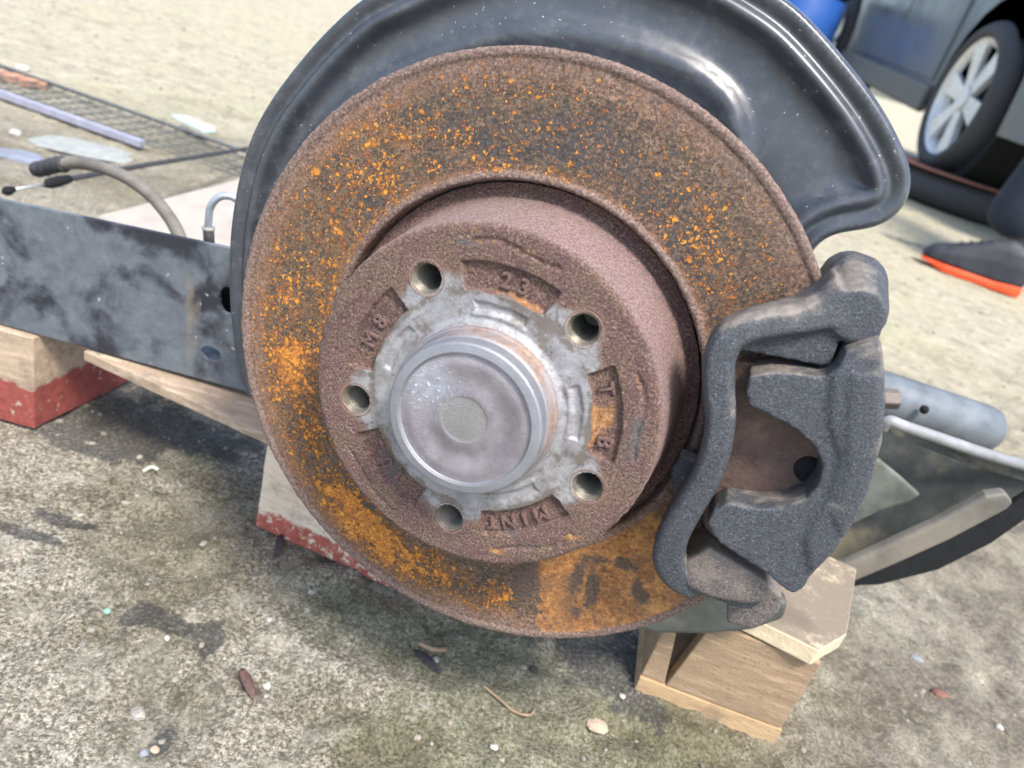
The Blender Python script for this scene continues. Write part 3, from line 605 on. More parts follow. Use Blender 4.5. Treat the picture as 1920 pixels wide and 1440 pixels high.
# body with two fingers
body = [(1405, 706), (1445, 698), (1495, 700), (1545, 708), (1570, 690), (1586, 660), (1620, 645), (1652, 636), (1659, 680), (1661, 751), (1654, 829), (1632, 907), (1604, 973), (1565, 1034), (1521, 1081), (1509, 1105), (1486, 1114), (1463, 1101), (1441, 1079), (1397, 1051), (1347, 1018), (1325, 984), (1338, 957), (1363, 943), (1419, 954), (1469, 952), (1513, 934), (1535, 907), (1542, 873), (1527, 838), (1491, 805), (1441, 779), (1404, 764), (1398, 735)]
bm = bmesh.new(); P = KP(body, -6); prism(bm, P, -.026, -.006)
inner = KP([(1560, 700), (1650, 650), (1659, 751), (1652, 829), (1630, 907), (1602, 973), (1563, 1034), (1520, 1070), (1510, 1010), (1555, 930), (1575, 860), (1555, 790)], -6)
prism(bm, inner, -.080, -.0045)
rb_ = KP([(1597, 700), (1645, 700), (1648, 829), (1622, 930), (1580, 1000), (1560, 960), (1590, 880), (1590, 800)], -6); prism(bm, rb_, -.075, -.0035)
pi_ = bmesh.ops.create_cone(bm, cap_ends=True, segments=40, radius1=.027, radius2=.027, depth=.05, matrix=Matrix.Translation((.112, .035, -.085)))
calb = bm_obj('caliper_body', bm, M_cast, cal, True); remesh(calb, .0010, 6)
# carrier bar
bm = bmesh.new()
def rsec(c, t, hw, w0, w1, ch=.35):
    """section across direction t: half width hw, from depth w0 to w1 (mm)"""
    n = np.array([-t[1], t[0]]); o = []
    dw = (w1 - w0) * ch * .5
    for a, b in ((-hw, w0 + dw), (-hw, w1 - dw), (-hw * (1 - ch), w1), (hw * (1 - ch), w1), (hw, w1 - dw), (hw, w0 + dw), (hw * (1 - ch), w0), (-hw * (1 - ch), w0)):
        o.append((*(c + n * a) * MM, b * MM))
    return o
def bar(px, W0, W1, hw):
    C = spline([[*K(x, y, w1)] for (x, y), w1 in zip(px, W1)], 5); n = len(C); u = np.linspace(0, len(px) - 1, n)
    w0 = np.interp(u, range(len(px)), W0); w1 = np.interp(u, range(len(px)), W1); h = np.interp(u, range(len(px)), hw)
    T = np.gradient(C, axis=0); T /= np.linalg.norm(T, axis=1)[:, None]; S = [rsec(C[i], T[i], h[i], w0[i], w1[i]) for i in range(n)]
    for a, b in zip(S[:-1], S[1:]): hull(bm, a + b)
px = [(1590, 575), (1545, 590), (1500, 603), (1450, 610), (1405, 620), (1366, 642), (1348, 680), (1346, 730), (1350, 790), (1342, 850), (1322, 905), (1290, 960), (1262, 1010), (1252, 1055), (1270, 1090), (1310, 1112)]
bar(px, [-40, -36, -32, -24, -20, -20, -20, -20, -20, -20, -20, -20, -20, -22, -26, -32], [-12, -11, -9, -6, -4, -3, -3, -3, -3, -3, -4, -5, -6, -8, -11, -15], [11, 7.5, 6, 5.6, 5.5, 5.7, 5.9, 5.8, 5.6, 5.6, 5.6, 5.8, 6.2, 6.8, 6.8, 6.5])
# web under the upper arm
hull(bm, [(*p, z_) for p in KP([(1378, 655), (1420, 640), (1560, 600), (1572, 645), (1560, 684), (1545, 688), (1420, 660)], -14) for z_ in (-.030, -.014)])
# upper boss reaching over the disc edge
def disk_pts(cx, cy, r, z, n=14, sy=1.): return [(cx * MM + r * MM * math.cos(2 * math.pi * k / n), cy * MM + sy * r * MM * math.sin(2 * math.pi * k / n), z * MM) for k in range(n)]
u0 = K(1606, 590, -14); u1 = K(1602, 535, -40)
hull(bm, disk_pts(*u0, 9.5, -12) + disk_pts(*u0, 11, -17) + disk_pts(*u1, 12, -42)); hull(bm, disk_pts(*u1, 12, -40) + disk_pts(*(u1 + [0, -1]), 11.0, -62) + disk_pts(*(u1 + [0, -1]), 8, -66))
hull(bm, disk_pts(*u0, 9, -12) + disk_pts(*(u0 + [4, -5]), 6.5, -14) + disk_pts(*(u0 + [4, -5]), 7, -40))
# lower boss
l0 = K(1320, 1085, -14); l1 = K(1420, 1128, -26)
hull(bm, disk_pts(*l0, 8, -14, sy=1.) + disk_pts(*l0, 9, -30) + disk_pts(*K(1395, 1112, -18), 8, -18) + disk_pts(*K(1395, 1112, -18), 9, -40))
br = bm_obj('carrier', bm, M_cast, cal, True); remesh(br, .0010, 6)
# dusty lower lug, a lighter casting end
bm = bmesh.new()
hull(bm, [(*p, z_) for p in KP([(1280, 1060), (1330, 1026), (1385, 1058), (1440, 1092), (1440, 1128), (1400, 1134), (1335, 1122), (1285, 1100)], -12) for z_ in (-.036, -.0115)])
hull(bm, [(*p, z_) for p in KP([(1362, 1112), (1425, 1085), (1467, 1118), (1462, 1150), (1415, 1183), (1362, 1170)], -24) for z_ in (-.070, -.024)])
lg = bm_obj('carrier_lug', bm, M_castb, cal, True); lg['label'] = 'brown dusty lower end of the carrier'; remesh(lg, .0010, 16)
# brake pad
bm = bmesh.new(); prism(bm, KP([(1345, 690), (1368, 676), (1520, 690), (1580, 720), (1600, 800), (1580, 880), (1540, 950), (1460, 1005), (1340, 1010), (1318, 985), (1318, 930), (1345, 820)], -21), -.027, -.021)
pd = bm_obj('brake_pad', bm, M_pad, cal); bevel(pd, .001, 2)
bm = bmesh.new(); prism(bm, KP([(1350, 700), (1400, 690), (1560, 720), (1590, 820), (1540, 930), (1450, 990), (1345, 985), (1325, 930), (1345, 800)], -28), -.0388, -.0272)
pl = bm_obj('pad_lining', bm, plain('grey_pad_lining', (.10, .085, .078), .85, 0, .4, 300, .0006), pd); bevel(pl, .0012, 2)
c = K(1516, 882, -20); bm = bmesh.new(); bmesh.ops.create_cone(bm, cap_ends=True, segments=28, radius1=.0055, radius2=.0052, depth=.001, matrix=Matrix.Translation((c[0] * MM, c[1] * MM, -.0206)))
bm_obj('dark_hole_disc', bm, M_black, pd, True)  # flat black disc painted in for the shade of an opening
bm = bmesh.new(); hull(bm, [(*p, z_) for p in KP([(1258, 880), (1275, 850), (1310, 860), (1305, 920), (1262, 930)], -30) for z_ in (-.036, -.028)])
sp = bm_obj('pad_spring', bm, M_cast, cal, True); remesh(sp, .001, 3)

# ---------------------------------------------------------------- steel beam on the left
bm_th = thing('steel_beam', 'long flat black steel beam with dirty patches and slotted holes, resting on wooden blocks', 'steel beam')
def beam_plate():
    def z0(x): return .0795 + (x + .36) / .19 * .0052
    def z1(x): return .173 + (x + .358) / .159 * .0140
    xa, xb = -.75, .05; y0, y1 = .464, .4675
    def yv(x): return 0.
    N = 60; xs_ = np.linspace(xa, xb, N); out = [(x, z0(x) if x > -.36 else z0(-.36)) for x in xs_] + [(x, z1(x) if x > -.358 else .173 + (x + .358) * .03) for x in xs_[::-1]]
    holes = []
    def ell(px_, py_, a, b, rot):
        c = D(px_, py_, .464); return [(c[0] + a * math.cos(t) * math.cos(rot) - b * math.sin(t) * math.sin(rot), c[2] + a * math.cos(t) * math.sin(rot) + b * math.sin(t) * math.cos(rot)) for t in np.linspace(0, 2 * np.pi, 28, endpoint=False)]
    H = [ell(397, 662, .0070, .0052, -.05), ell(428, 562, .0055, .0095, .1)]
    pts = out + H[0] + H[1]; E = []; s = 0
    for loop in (out, *H):
        n = len(loop); E += [(s + i, s + (i + 1) % n) for i in range(n)]; s += n
    vs, es, fs, *_ = delaunay_2d_cdt([Vector(p) for p in pts], E, [], 2, 1e-6)
    keep = []
    for f in fs:
        c = np.mean([vs[i][:] for i in f], axis=0); bad = False
        for h in H:
            hc = np.mean(h, axis=0); r = np.array(h) - hc
            if np.hypot(*(c - hc)) < .6 * np.min(np.hypot(r[:, 0], r[:, 1])): bad = True
            # inside test
            cnt = 0; hh = h
            for a, b in zip(hh, hh[1:] + hh[:1]):
                if (a[1] > c[1]) != (b[1] > c[1]) and c[0] < (b[0] - a[0]) * (c[1] - a[1]) / (b[1] - a[1]) + a[0]: cnt ^= 1
            if cnt: bad = True
        if not bad: keep.append(list(f))
    o = mesh_obj('beam_web', [(v[0], y0, v[1]) for v in vs], keep, M_beam, bm_th, False)
    s_ = o.modifiers.new('t', 'SOLIDIFY'); s_.thickness = .0032; s_.offset = 0; b_ = bevel(o, .0007, 2)
    # rear flange along the top and bottom
    for zz, nm in ((.010, 'beam_flange'),):
        bm = bmesh.new(); vv = [(x, z0(max(x, -.36))) for x in (-.75, -.36, .05)]
        for (x0, za), (x1, zb) in zip(vv[:-1], vv[1:]): hull(bm, [(x0, y0 + .0018, za + .001), (x0, y0 + .045, za + .001), (x1, y0 + .0018, zb + .001), (x1, y0 + .045, zb + .001), (x0, y0 + .0018, za + .004), (x0, y0 + .045, za + .004), (x1, y0 + .0018, zb + .004), (x1, y0 + .045, zb + .004)])
        bm_obj(nm, bm, M_beam, bm_th)
beam_plate()
bm = bmesh.new(); hull(bm, [(x, y, z) for x in (-.245, -.16) for y in (.480, .50) for z in (.118, .165)]); bm_obj('hole_backing', bm, M_black, bm_th)  # added black box that makes the large beam hole look dark inside

# ---------------------------------------------------------------- wooden blocks
M_wl = mat_wood('pallet_wood_red', (.46, .345, .25), (.60, .47, .36), (0, 0, 0), (.33, .075, .06), .037)
M_wm = mat_wood('pallet_wood_red_pale', (.80, .66, .50), (.84, .71, .56), (0, 0, 0), (.50, .13, .09), .018, wear=.52)
M_wr = mat_wood('pallet_wood_bare', (.34, .24, .15), (.47, .35, .225), (0, 0, 0))
M_wt = mat_wood('pallet_wood_top', (.52, .44, .33), (.70, .62, .50), (0, 0, .3))
def block(name, corners, z0, z1, mat, label=None, parent=None, wob=.0012, seg=10):
    """corners: 4 ground points; the block gets slightly uneven sawn faces"""
    C = np.array(corners)[:, :2]; V = []; F = []; n = seg; bm = bmesh.new()
    o = C.mean(0); base = [bm.verts.new((*(c - o), z0)) for c in C]; top = [bm.verts.new((*(c - o), z1)) for c in C]
    bm.faces.new(base[::-1]); bm.faces.new(top); nc = len(C)
    for i in range(nc): bm.faces.new((base[i], base[(i + 1) % nc], top[(i + 1) % nc], top[i]))
    bmesh.ops.subdivide_edges(bm, edges=bm.edges[:], cuts=n, use_grid_fill=True)
    P = np.array([v.co[:] for v in bm.verts]); d = (fbm(P + o.mean() * 9, 45, 3, 2) - .5) * wob * 2
    ctr_ = P.mean(0)
    for v, dv, p in zip(bm.verts, d, P):
        k = Vector(p - ctr_).normalized(); v.co += k * dv
    ob = bm_obj(name, bm, mat, parent, False); ob.location = (o[0], o[1], 0); bevel(ob, .0012, 2); return ob
def rect(a, ex, ey, lx, ly):
    a = np.array(a[:2]); ex = np.array(ex); ey = np.array(ey); return [a, a + ex * lx, a + ex * lx + ey * ly, a + ey * ly]
# left block
A0 = np.array([-.335, .459]); ey = np.array([.017, .102]); ey /= np.linalg.norm(ey); ex = np.array([-1, -.03]); ex /= np.linalg.norm(ex)
lb = block('wooden_block', rect(A0, ex, ey, .145, .103), .0005, .0785, M_wl)
tag(lb, 'wooden block with dark red painted lower half under the left end of the black beam', 'wooden block')
# middle block
A1 = np.array([-.147, .427]); B1 = np.array([-.037, .406]); ex = (B1 - A1) / np.linalg.norm(B1 - A1); ey = np.array([-ex[1], ex[0]])
if ey[1] < 0: ey = -ey
mb = block('wooden_block', rect(A1, ex, ey, .145, .10), .0005, .0712, M_wm)
tag(mb, 'pale wooden block with red painted bottom edge behind the lower left disc rim', 'wooden block')
# board lying on the middle block
b0 = np.array([-.302, .4615]); b1 = np.array([-.147, .427]); exb = (b1 - b0) / np.linalg.norm(b1 - b0); eyb = np.array([-exb[1], exb[0]])
bd = block('wooden_board', rect(b0 + exb * .004, exb, eyb, .33, .07), .0718, .0795, mat_wood('pale_board', (.40, .30, .215), (.58, .47, .36), (0, 0, -.2)), wob=.0004)
tag(bd, 'thin tan wooden board lying under the black beam and on the pale red-edged block', 'board')
# right block
A2 = np.array([.135, .380]); B2 = np.array([.231, .371]); ex = (B2 - A2) / np.linalg.norm(B2 - A2); ey = np.array([-ex[1], ex[0]])
rbk = thing('wooden_block', 'bare brown wooden block with a wedge-shaped gap standing under the caliper', 'wooden block', (A2[0], A2[1], 0))
def rpoly(pts_, y0, y1, nm, mat):
    bm = bmesh.new(); f = []
    for Yv in (y0, y1): f.append([bm.verts.new((*(ex * p[0] + ey * Yv), p[1])) for p in pts_])
    bm.faces.new(f[0]); bm.faces.new(f[1][::-1]); n = len(pts_)
    for i in range(n): bm.faces.new((f[0][i], f[1][i], f[1][(i + 1) % n], f[0][(i + 1) % n]))
    bmesh.ops.triangulate(bm, faces=bm.faces[:2]); o = bm_obj(nm, bm, mat, rbk); bevel(o, .0009, 2); return o
o = rpoly([(0, .0005), (.096, .0005), (.096, .0142), (0, .0142)], -.001, .094, 'base_board', mat_wood('sawn_base', (.50, .345, .19), (.60, .42, .25)))
o.name = 'base_board'
rpoly([(.0175, .0146), (.095, .0146), (.095, .074), (.026, .074)], .0, .09, 'block_core', M_wr)
rpoly([(.0005, .0146), (.0165, .0146), (.0062, .074), (.001, .074)], .001, .09, 'splinter', M_wr)
rpoly([(.004, .0146), (.04, .0146), (.04, .07), (.004, .07)], .010, .088, 'gap_filler', plain('gap_shade_wood', (.065, .042, .03), .9, 0, .4, 90))  # filler behind the gap, with the gap's shade put into its colour
# board on the bare block
def mat_stained():
    m = Mat('cream_board_stained', .8); g = m.noise(3.2, 6, .65, m.stretch(8, 60, 60), .5); c = m.ramp(g, [(.3, (.52, .43, .29)), (.6, (.68, .57, .40))])
    for p, r0, r1 in ((SP1, .003, .017), (SP2, .004, .022)):
        v = m.n('VectorMath'); v.operation = 'DISTANCE'; m.l(m.warp(60, .018, m.o), v.inputs[0]); v.inputs[1].default_value = p
        c = m.mix(m.rng(v.outputs['Value'], r1, r0, 0, .9), c, (.085, .062, .042))
    geo = m.n('NewGeometry'); sz = m.n('SeparateXYZ'); m.l(geo.outputs['Normal'], sz.inputs[0]); c = m.mix(m.ma('MULTIPLY', m.rng(sz.outputs[2], .4, .8), m.rng(m.noise(60, 6, .75), .30, .50, .35, .9)), c, (.17, .135, .10)); return m.done(c, .85, m.bump(m.noise(300, 4, .7), .0006))
q0 = G(1340, 1164, .0755)[:2]; q1 = G(1516, 1245, .0755)[:2]; ex2 = (q1 - q0) / np.linalg.norm(q1 - q0); ey2 = np.array([-ex2[1], ex2[0]])
rc_ = [G(x, y, .0755)[:2] for x, y in ((1340, 1160), (1518, 1247), (1571, 1216), (1592, 1090), (1380, 1000))]; oc_ = np.mean(rc_, axis=0)
SP1 = (*(G(1500, 1160, .089)[:2] - oc_), .089); SP2 = (*(G(1450, 1130, .089)[:2] - oc_), .089)
ub = block('wooden_board', rc_, .0755, .0885, mat_stained(), seg=3)
tag(ub, 'cream wooden board with a dark stain lying on top of the bare brown block', 'board')

# ---------------------------------------------------------------- suspension arm to the right
arm = thing('suspension_arm', 'dark sheet metal suspension arm with raised lips, right of the caliper', 'suspension arm', (.30, .52, .1))
AO = np.array([.30, .52, .1])
M_arm = plain('arm_dusty_black', (.055, .062, .060), .55, 0, .4, 30, .0005, dirt=(.20, .175, .125))
M_armg = plain('arm_grey_dust', (.15, .142, .12), .6, 0, .3, 24, .0004, dirt=(.21, .185, .145))
M_lipb = plain('arm_lip', (.24, .245, .25), .45, 0, .3, 40, .0004)
def pan(name, px, Ys, mat, th_=.004, w=.0015):
    P = np.array([D(x, y, Y) - AO for (x, y), Y in zip(px, Ys)]); bm = bmesh.new(); c = P.mean(0)
    nrm = np.zeros(3)
    for i in range(len(P)): nrm += np.cross(P[i] - c, P[(i + 1) % len(P)] - c)
    nrm /= np.linalg.norm(nrm); 
    if nrm[1] > 0: nrm = -nrm
    a = [bm.verts.new(p) for p in P]; b = [bm.verts.new(p - nrm * th_) for p in P]; n = len(P)
    bm.faces.new(a); bm.faces.new(b[::-1])
    for i in range(n): bm.faces.new((a[i], b[i], b[(i + 1) % n], a[(i + 1) % n]))
    bmesh.ops.triangulate(bm, faces=[f for f in bm.faces if len(f.verts) > 4])
    o = bm_obj(name, bm, mat, arm); bevel(o, w, 3); return o
pan('arm_web', [(1560, 770), (1672, 792), (1790, 838), (1960, 890), (1960, 960), (1880, 985), (1700, 1080), (1560, 1110), (1480, 1080), (1480, 850)], [.53] * 10, M_arm, .006)
V, F = tube(spline([D(1655, 802, .500) - AO, D(1668, 790, .498) - AO, D(1700, 801, .498) - AO, D(1780, 828, .502) - AO, D(1870, 858, .512) - AO, D(1990, 890, .53) - AO], 8), .0042, 10); mesh_obj('arm_lip', V, F, M_lipb, arm)
pan('arm_lip_flange', [(1668, 797), (1780, 835), (1870, 866), (1990, 900), (1990, 925), (1860, 885), (1760, 850), (1668, 812)], [.508, .508, .518, .53, .53, .518, .508, .508], M_arm, .002)
pan('arm_rib', [(1562, 1070), (1640, 1035), (1750, 985), (1850, 930), (1888, 925), (1902, 945), (1888, 958), (1780, 1015), (1680, 1060), (1590, 1098), (1566, 1098)], [.478] * 11, M_armg, .010, .003)
pan('arm_lower_flange', [(1575, 1090), (1700, 1050), (1800, 1000), (1890, 950), (1960, 905), (1960, 950), (1860, 1020), (1760, 1070), (1650, 1098), (1600, 1100)], [.495] * 10, M_black, .006, .002)
pan('arm_gusset', [(1610, 850), (1650, 862), (1690, 895), (1728, 930), (1700, 945), (1650, 960), (1600, 985), (1570, 985)], [.508] * 8, plain('arm_green_dust', (.125, .14, .12), .6, 0, .4, 40, .0004, dirt=(.20, .18, .12)), .005, .003)
pan('arm_nose', [(1480, 1095), (1530, 1060), (1585, 1060), (1590, 1092), (1560, 1110), (1520, 1112)], [.46, .462, .465, .46, .452, .452], M_armg, .010, .004)
# lower pan of the arm below the disc
P1 = [(1170, 1150), (1300, 1110), (1400, 1110), (1480, 1130), (1470, 1165), (1410, 1185), (1330, 1193), (1240, 1192), (1180, 1180)]
pan('arm_lower_pan', P1, [.36] * 9, plain('pan_dusty_black', (.055, .062, .058), .5, 0, .4, 40, .0004, dirt=(.12, .115, .09)), .012, .004)
bm = bmesh.new(); hull(bm, [HM @ Vector((x * MM, y * MM, z_ * MM)) - Vector(AO) for x, y, z_ in ((-25, -40, -70), (95, -60, -75), (95, 50, -75), (-25, 40, -70), (-20, -30, -130), (140, -60, -180), (110, 30, -150), (-20, 30, -130))])
bm_obj('hub_carrier', bm, M_arm, arm)
# damper tube
dmp = thing('shock_absorber', 'blue-grey steel shock absorber tube lying behind the suspension arm', 'shock absorber', (.30, .62, .15))
c0_ = D(1560, 712, .62) - [.30, .62, .15]; c1_ = D(1838, 802, .645) - [.30, .62, .15]; ax_ = (c1_ - c0_) / np.linalg.norm(c1_ - c0_)
pts_ = [c0_ + (c1_ - c0_) * t for t in np.linspace(0, 1, 6)] + [c1_ + ax_ * .019 * math.sin(a) for a in (.4, .8, 1.2, 1.5)]
V, F = tube(pts_, [.0215] * 6 + [.0215 * math.cos(a) + .0004 for a in (.4, .8, 1.2, 1.5)], 36)
mesh_obj('damper_tube', V, F, plain('painted_blue_grey', (.16, .18, .195), .42, .2, .25, 40, .0002), dmp)
bm = bmesh.new(); c = D(1733, 768, .605) - [.30, .62, .15]; bmesh.ops.create_uvsphere(bm, u_segments=12, v_segments=8, radius=.0038, matrix=Matrix.Translation(c)); bm_obj('plug', bm, M_black, dmp, True)
bm = bmesh.new(); c = D(1668, 748, .595) - [.30, .62, .15]; bmesh.ops.create_cone(bm, cap_ends=True, segments=6, radius1=.0085, radius2=.0085, depth=.014, matrix=Matrix.Translation(c) @ Matrix.Rotation(1.3, 4, 'Y'))
bevel(bm_obj('mount_nut', bm, plain('rusty_nut', (.20, .165, .145), .6, .3, .3, 200), dmp), .001)

# ---------------------------------------------------------------- hose, pipe, rod behind the beam
hz = thing('rubber_hose', 'grey-brown rubber hose bending up from behind the black beam with a black end collar', 'hose', (-.35, .6, .1))
HO = np.array([-.35, .6, .1])
hp = spline([D(352, 500, .56), D(335, 440, .57), D(312, 400, .58), D(278, 362, .59), D(235, 332, .60), D(190, 314, .61), D(150, 306, .62), D(110, 308, .625)], 8) - HO
V, F = tube(hp, .0052, 16); mesh_obj('hose_wall', V, F, plain('old_grey_rubber', (.17, .155, .13), .7, 0, .3, 50, .0005), hz)
hp = spline([D(122, 308, .623), D(105, 309, .625), D(85, 315, .63), D(66, 318, .633)], 6) - HO
n = len(hp); V, F = tube(hp, [.0066 + .0007 * math.sin(i * 1.7) for i in range(n)], 16); mesh_obj('end_collar', V, F, M_rubber, hz)
pp = thing('steel_pipe', 'bent pale steel pipe hook in a sleeve just left of the dust shield', 'pipe', (-.23, .5, .18))
PO = np.array([-.23, .5, .18])
V, F = tube(spline([D(390, 440, .50), D(391, 415, .50), D(395, 388, .50), D(410, 370, .501), D(432, 368, .503), D(452, 380, .505), D(480, 400, .51)], 8) - PO, .0026, 14); mesh_obj('pipe_bend', V, F, plain('pale_steel', (.40, .45, .50), .4, .5, .2, 80, .0002), pp)
V, F = tube(np.array([D(393, 470, .50), D(391, 432, .50), D(391, 430, .50), D(391, 426, .50)]) - PO, [.0038, .0038, .0045, .0045], 16); mesh_obj('pipe_sleeve', V, F, plain('sleeve', (.30, .28, .25), .6, 0, .2, 80), pp)
rd = thing('brake_cable', 'thin black cable with a bare steel tip crossing behind the hose towards the shield', 'cable', (-.55, .9, .05))
RO = np.array([-.55, .9, .05])
V, F = tube(spline([G(118, 338, .075), G(235, 316, .07), G(350, 297, .06), G(480, 276, .045), G(560, 268, .03)], 8) - RO, .0032, 12); mesh_obj('cable_sheath', V, F, M_rubber, rd)
V, F = tube(np.array([G(85, 347, .075), G(92, 344, .075), G(110, 340, .075), G(130, 335, .075)]) - RO, [.003, .0055, .006, .0045], 12); mesh_obj('cable_ferrule', V, F, M_black, rd)
V, F = tube(np.array([G(22, 356, .075), G(88, 345, .075)]) - RO, .0016, 8); mesh_obj('cable_core', V, F, plain('bright_steel', (.55, .56, .56), .35, .6, .1, 80), rd)
V, F = tube(np.array([G(8, 360, .075), G(14, 358, .075), G(26, 355, .075)]) - RO, [.003, .005, .003], 10); mesh_obj('cable_end', V, F, M_black, rd)

# ---------------------------------------------------------------- things on the ground behind
slab_m = plain('pale_slab', (.40, .355, .31), .8, 0, .12, 30, .0004, dirt=(.36, .30, .25))
s0 = G(180, 405, .02)[:2]; s1 = G(470, 330, .02)[:2]; e1 = (s1 - s0) / np.linalg.norm(s1 - s0); e2 = np.array([e1[1], -e1[0]])
for i, (a, b) in enumerate(((0.0, .16), (.163, .34))):
    o = block('pale_panel', rect(s0 + e2 * a, e1, e2, .62, b - a), .003, .02, slab_m, wob=.0005)
    tag(o, ('pale flat panel on the ground behind the beam, the one nearer the wire mesh', 'second pale flat panel on the ground, mostly hidden behind the beam')[i], 'panel')
# wire mesh
wm = thing('wire_mesh_panel', 'grey welded wire mesh strip with a lilac flat edge lying on the ground upper left', 'wire mesh', (-.8, 1.28, .012))
WO = np.array([-.8, 1.28, .012]); a0 = np.array([-1.25, 1.285]); a1_ = np.array([-.40, 1.165]); n0 = np.array([-1.26, 1.45]); n1 = np.array([-.40, 1.185 + .0])
far0, far1 = G(0, 140)[:2], G(560, 372)[:2]; far0 = far0; nr0, nr1 = G(-200, 105)[:2], G(560, 395)[:2]
P00 = G(0, 185)[:2]; P01 = G(430, 338)[:2]; P10 = G(95, 172)[:2]; P11 = G(500, 346)[:2]
dl = (P01 - P00) / np.linalg.norm(P01 - P00); cross = (P10 - P00) - dl * ((P10 - P00) @ dl); wdt = np.linalg.norm(cross); cr = cross / wdt
S0 = P00 - dl * .15
V = []; F = []
def addt(p, q, r, n=5):
    global V, F
    v, f = tube(np.array([p, q]), r, n, False); k = len(V); V += list(v); F += [tuple(i + k for i in ff) for ff in f]
L_ = .78
for i in range(7):
    a = S0 + cr * wdt * i / 6; b = a + dl * L_; addt((*a - WO[:2], .0), (*b - WO[:2], .0), .0011)
for i in range(28):
    a = S0 + dl * L_ * i / 27; b = a + cr * wdt; addt((*a - WO[:2], .0022), (*b - WO[:2], .0022), .0011)
ws = mesh_obj('wires', V, F, plain('grey_wire', (.16, .17, .165), .5, .3, .3, 60), wm); ws['kind'] = 'stuff'
for a_, nm, r_, mt in ((S0 + cr * wdt * 1.0, 'edge_rod', .003, plain('edge_wire', (.15, .16, .16), .5, .3)), ):
    V, F = tube(np.array([(*a_ - WO[:2], .003), (*(a_ + dl * L_) - WO[:2], .003)]), r_, 8); mesh_obj(nm, V, F, mt, wm)
bm = bmesh.new(); a_ = S0 - cr * .007; b_ = S0 - cr * .007 + dl * .43
hull(bm, [(*(p + cr * s_) - WO[:2], z_) for p in (a_, b_) for s_ in (-.0065, .0065) for z_ in (-.006, .004)]); bm_obj('flat_edge', bm, plain('lilac_strip', (.36, .36, .44), .5, .2, .2, 50), wm)
# small loose things
def chunk(name, label, cat, px, r, mat, seed=0, flat=.6, st=1., rz=0., grp=None):
    V, F = rock(2, seed, 1.1); V = V * [r * st, r, r * flat]; o = mesh_obj(name, V, F, mat, smooth=False); g = G(*px)
    o.location = (g[0], g[1], float(ghgt(np.array([g[:2]]))[0]) + r * flat * .45); o.rotation_euler = (0, 0, rz); tag(o, label, cat, grp); return o
st_g = plain('stone_grey', (.33, .31, .27), .85, 0, .3, 300, .0005); st_w = plain('stone_white', (.50, .48, .43), .8, 0, .2, 300, .0004)
st_b = plain('stone_blue', (.24, .26, .28), .8, 0, .2, 300, .0004); st_t = plain('stone_tan', (.45, .34, .25), .8, 0, .2, 300, .0004); gl = plain('green_glass', (.22, .36, .29), .25, 0, .2, 200, .0001)
chunk('stone', 'largest grey stone on the ground in the lower left, below the long dark stain', 'stone', (259, 1333), .0040, st_g, 1)
chunk('glass_fragment', 'small green glass fragment at the left tip of the dark stain', 'glass fragment', (201, 1150), .0022, gl, 2, .8)
chunk('stone', 'round bluish white stone at the bottom edge, left of the small dark stain', 'stone', (271, 1407), .0026, st_b, 3)
chunk('stone', 'tan stone touching the right side of the round bluish white stone', 'stone', (290, 1402), .0022, st_t, 4)
chunk('stone', 'cream stone right of the reddish brown leaf on the lower left ground', 'stone', (501, 1289), .0024, st_w, 5)
chunk('stone', 'white stone in the middle of the long dark stain', 'stone', (313, 1203), .0018, st_w, 6)
chunk('stone', 'white stone left of the pale block base, above the reddish leaf', 'stone', (505, 1163), .0018, st_w, 7)
chunk('stone', 'white stone lying just left of the foot of the bare brown block', 'stone', (1163, 1314), .0020, st_w, 8)
chunk('stone', 'white stone near the bottom edge among the moss, below the curved twig', 'stone', (925, 1403), .0022, st_w, 9)
chunk('stone', 'cream stone beyond the mesh strip at the far upper left', 'stone', (43, 132), .011, st_w, 10)
chunk('stone', 'white stone in front of the lilac mesh edge at the left', 'stone', (30, 252), .008, st_w, 11)
chunk('stone', 'pale bluish stone on the brown ground at the lower right', 'stone', (1720, 1232), .0042, st_b, 12, .5, 1.4)
chunk('stone', 'reddish brown stone on the ground at the far lower right', 'stone', (1762, 1300), .0045, plain('stone_red', (.20, .10, .07), .8, 0, .3, 200), 13, .5, 1.6)
chunk('stone', 'small white stone nearest the lower right corner of the picture', 'stone', (1876, 1362), .0028, st_w, 14)
chunk('stone', 'dark round clod on the ground between twig and bare block', 'stone', (1000, 1258), .0040, plain('clod', (.06, .055, .045), .9, 0, .3, 300), 15)
chunk('stone', 'tan clod right of the curved twig near the bottom edge', 'stone', (1115, 1368), .0052, st_t, 16, .5, 1.3)
def leaf(label, px, L, W, rz, mat):
    bm = bmesh.new(); n = 8; top = []; 
    V = []; F = []
    for i in range(n + 1):
        t = i / n; hw = W * math.sin(math.pi * min(1, t * .96 + .02)) ** .7 * (1 - .3 * t)
        for s_ in (-1, 0, 1): V.append(((t - .5) * L, s_ * hw, .0012 * abs(s_) + .002 * math.sin(t * 3) + .0012))
    for i in range(n):
        for k in range(2): F.append((i * 3 + k, i * 3 + k + 1, (i + 1) * 3 + k + 1, (i + 1) * 3 + k))
    o = mesh_obj('dead_leaf', V, F, mat); g = G(*px); o.location = (g[0], g[1], float(ghgt(np.array([g[:2]]))[0]) + .001); o.rotation_euler = (0, 0, rz)
    s_ = o.modifiers.new('t', 'SOLIDIFY'); s_.thickness = .0004; tag(o, label, 'leaf')
lf = plain('leaf_brown', (.13, .075, .062), .6, 0, .4, 300); lf2 = plain('leaf_dark', (.055, .045, .055), .5, 0, .4, 300)
leaf('reddish brown dead leaf on the ground right of the long dark stain', (462, 1292), .023, .0036, -.85, lf)
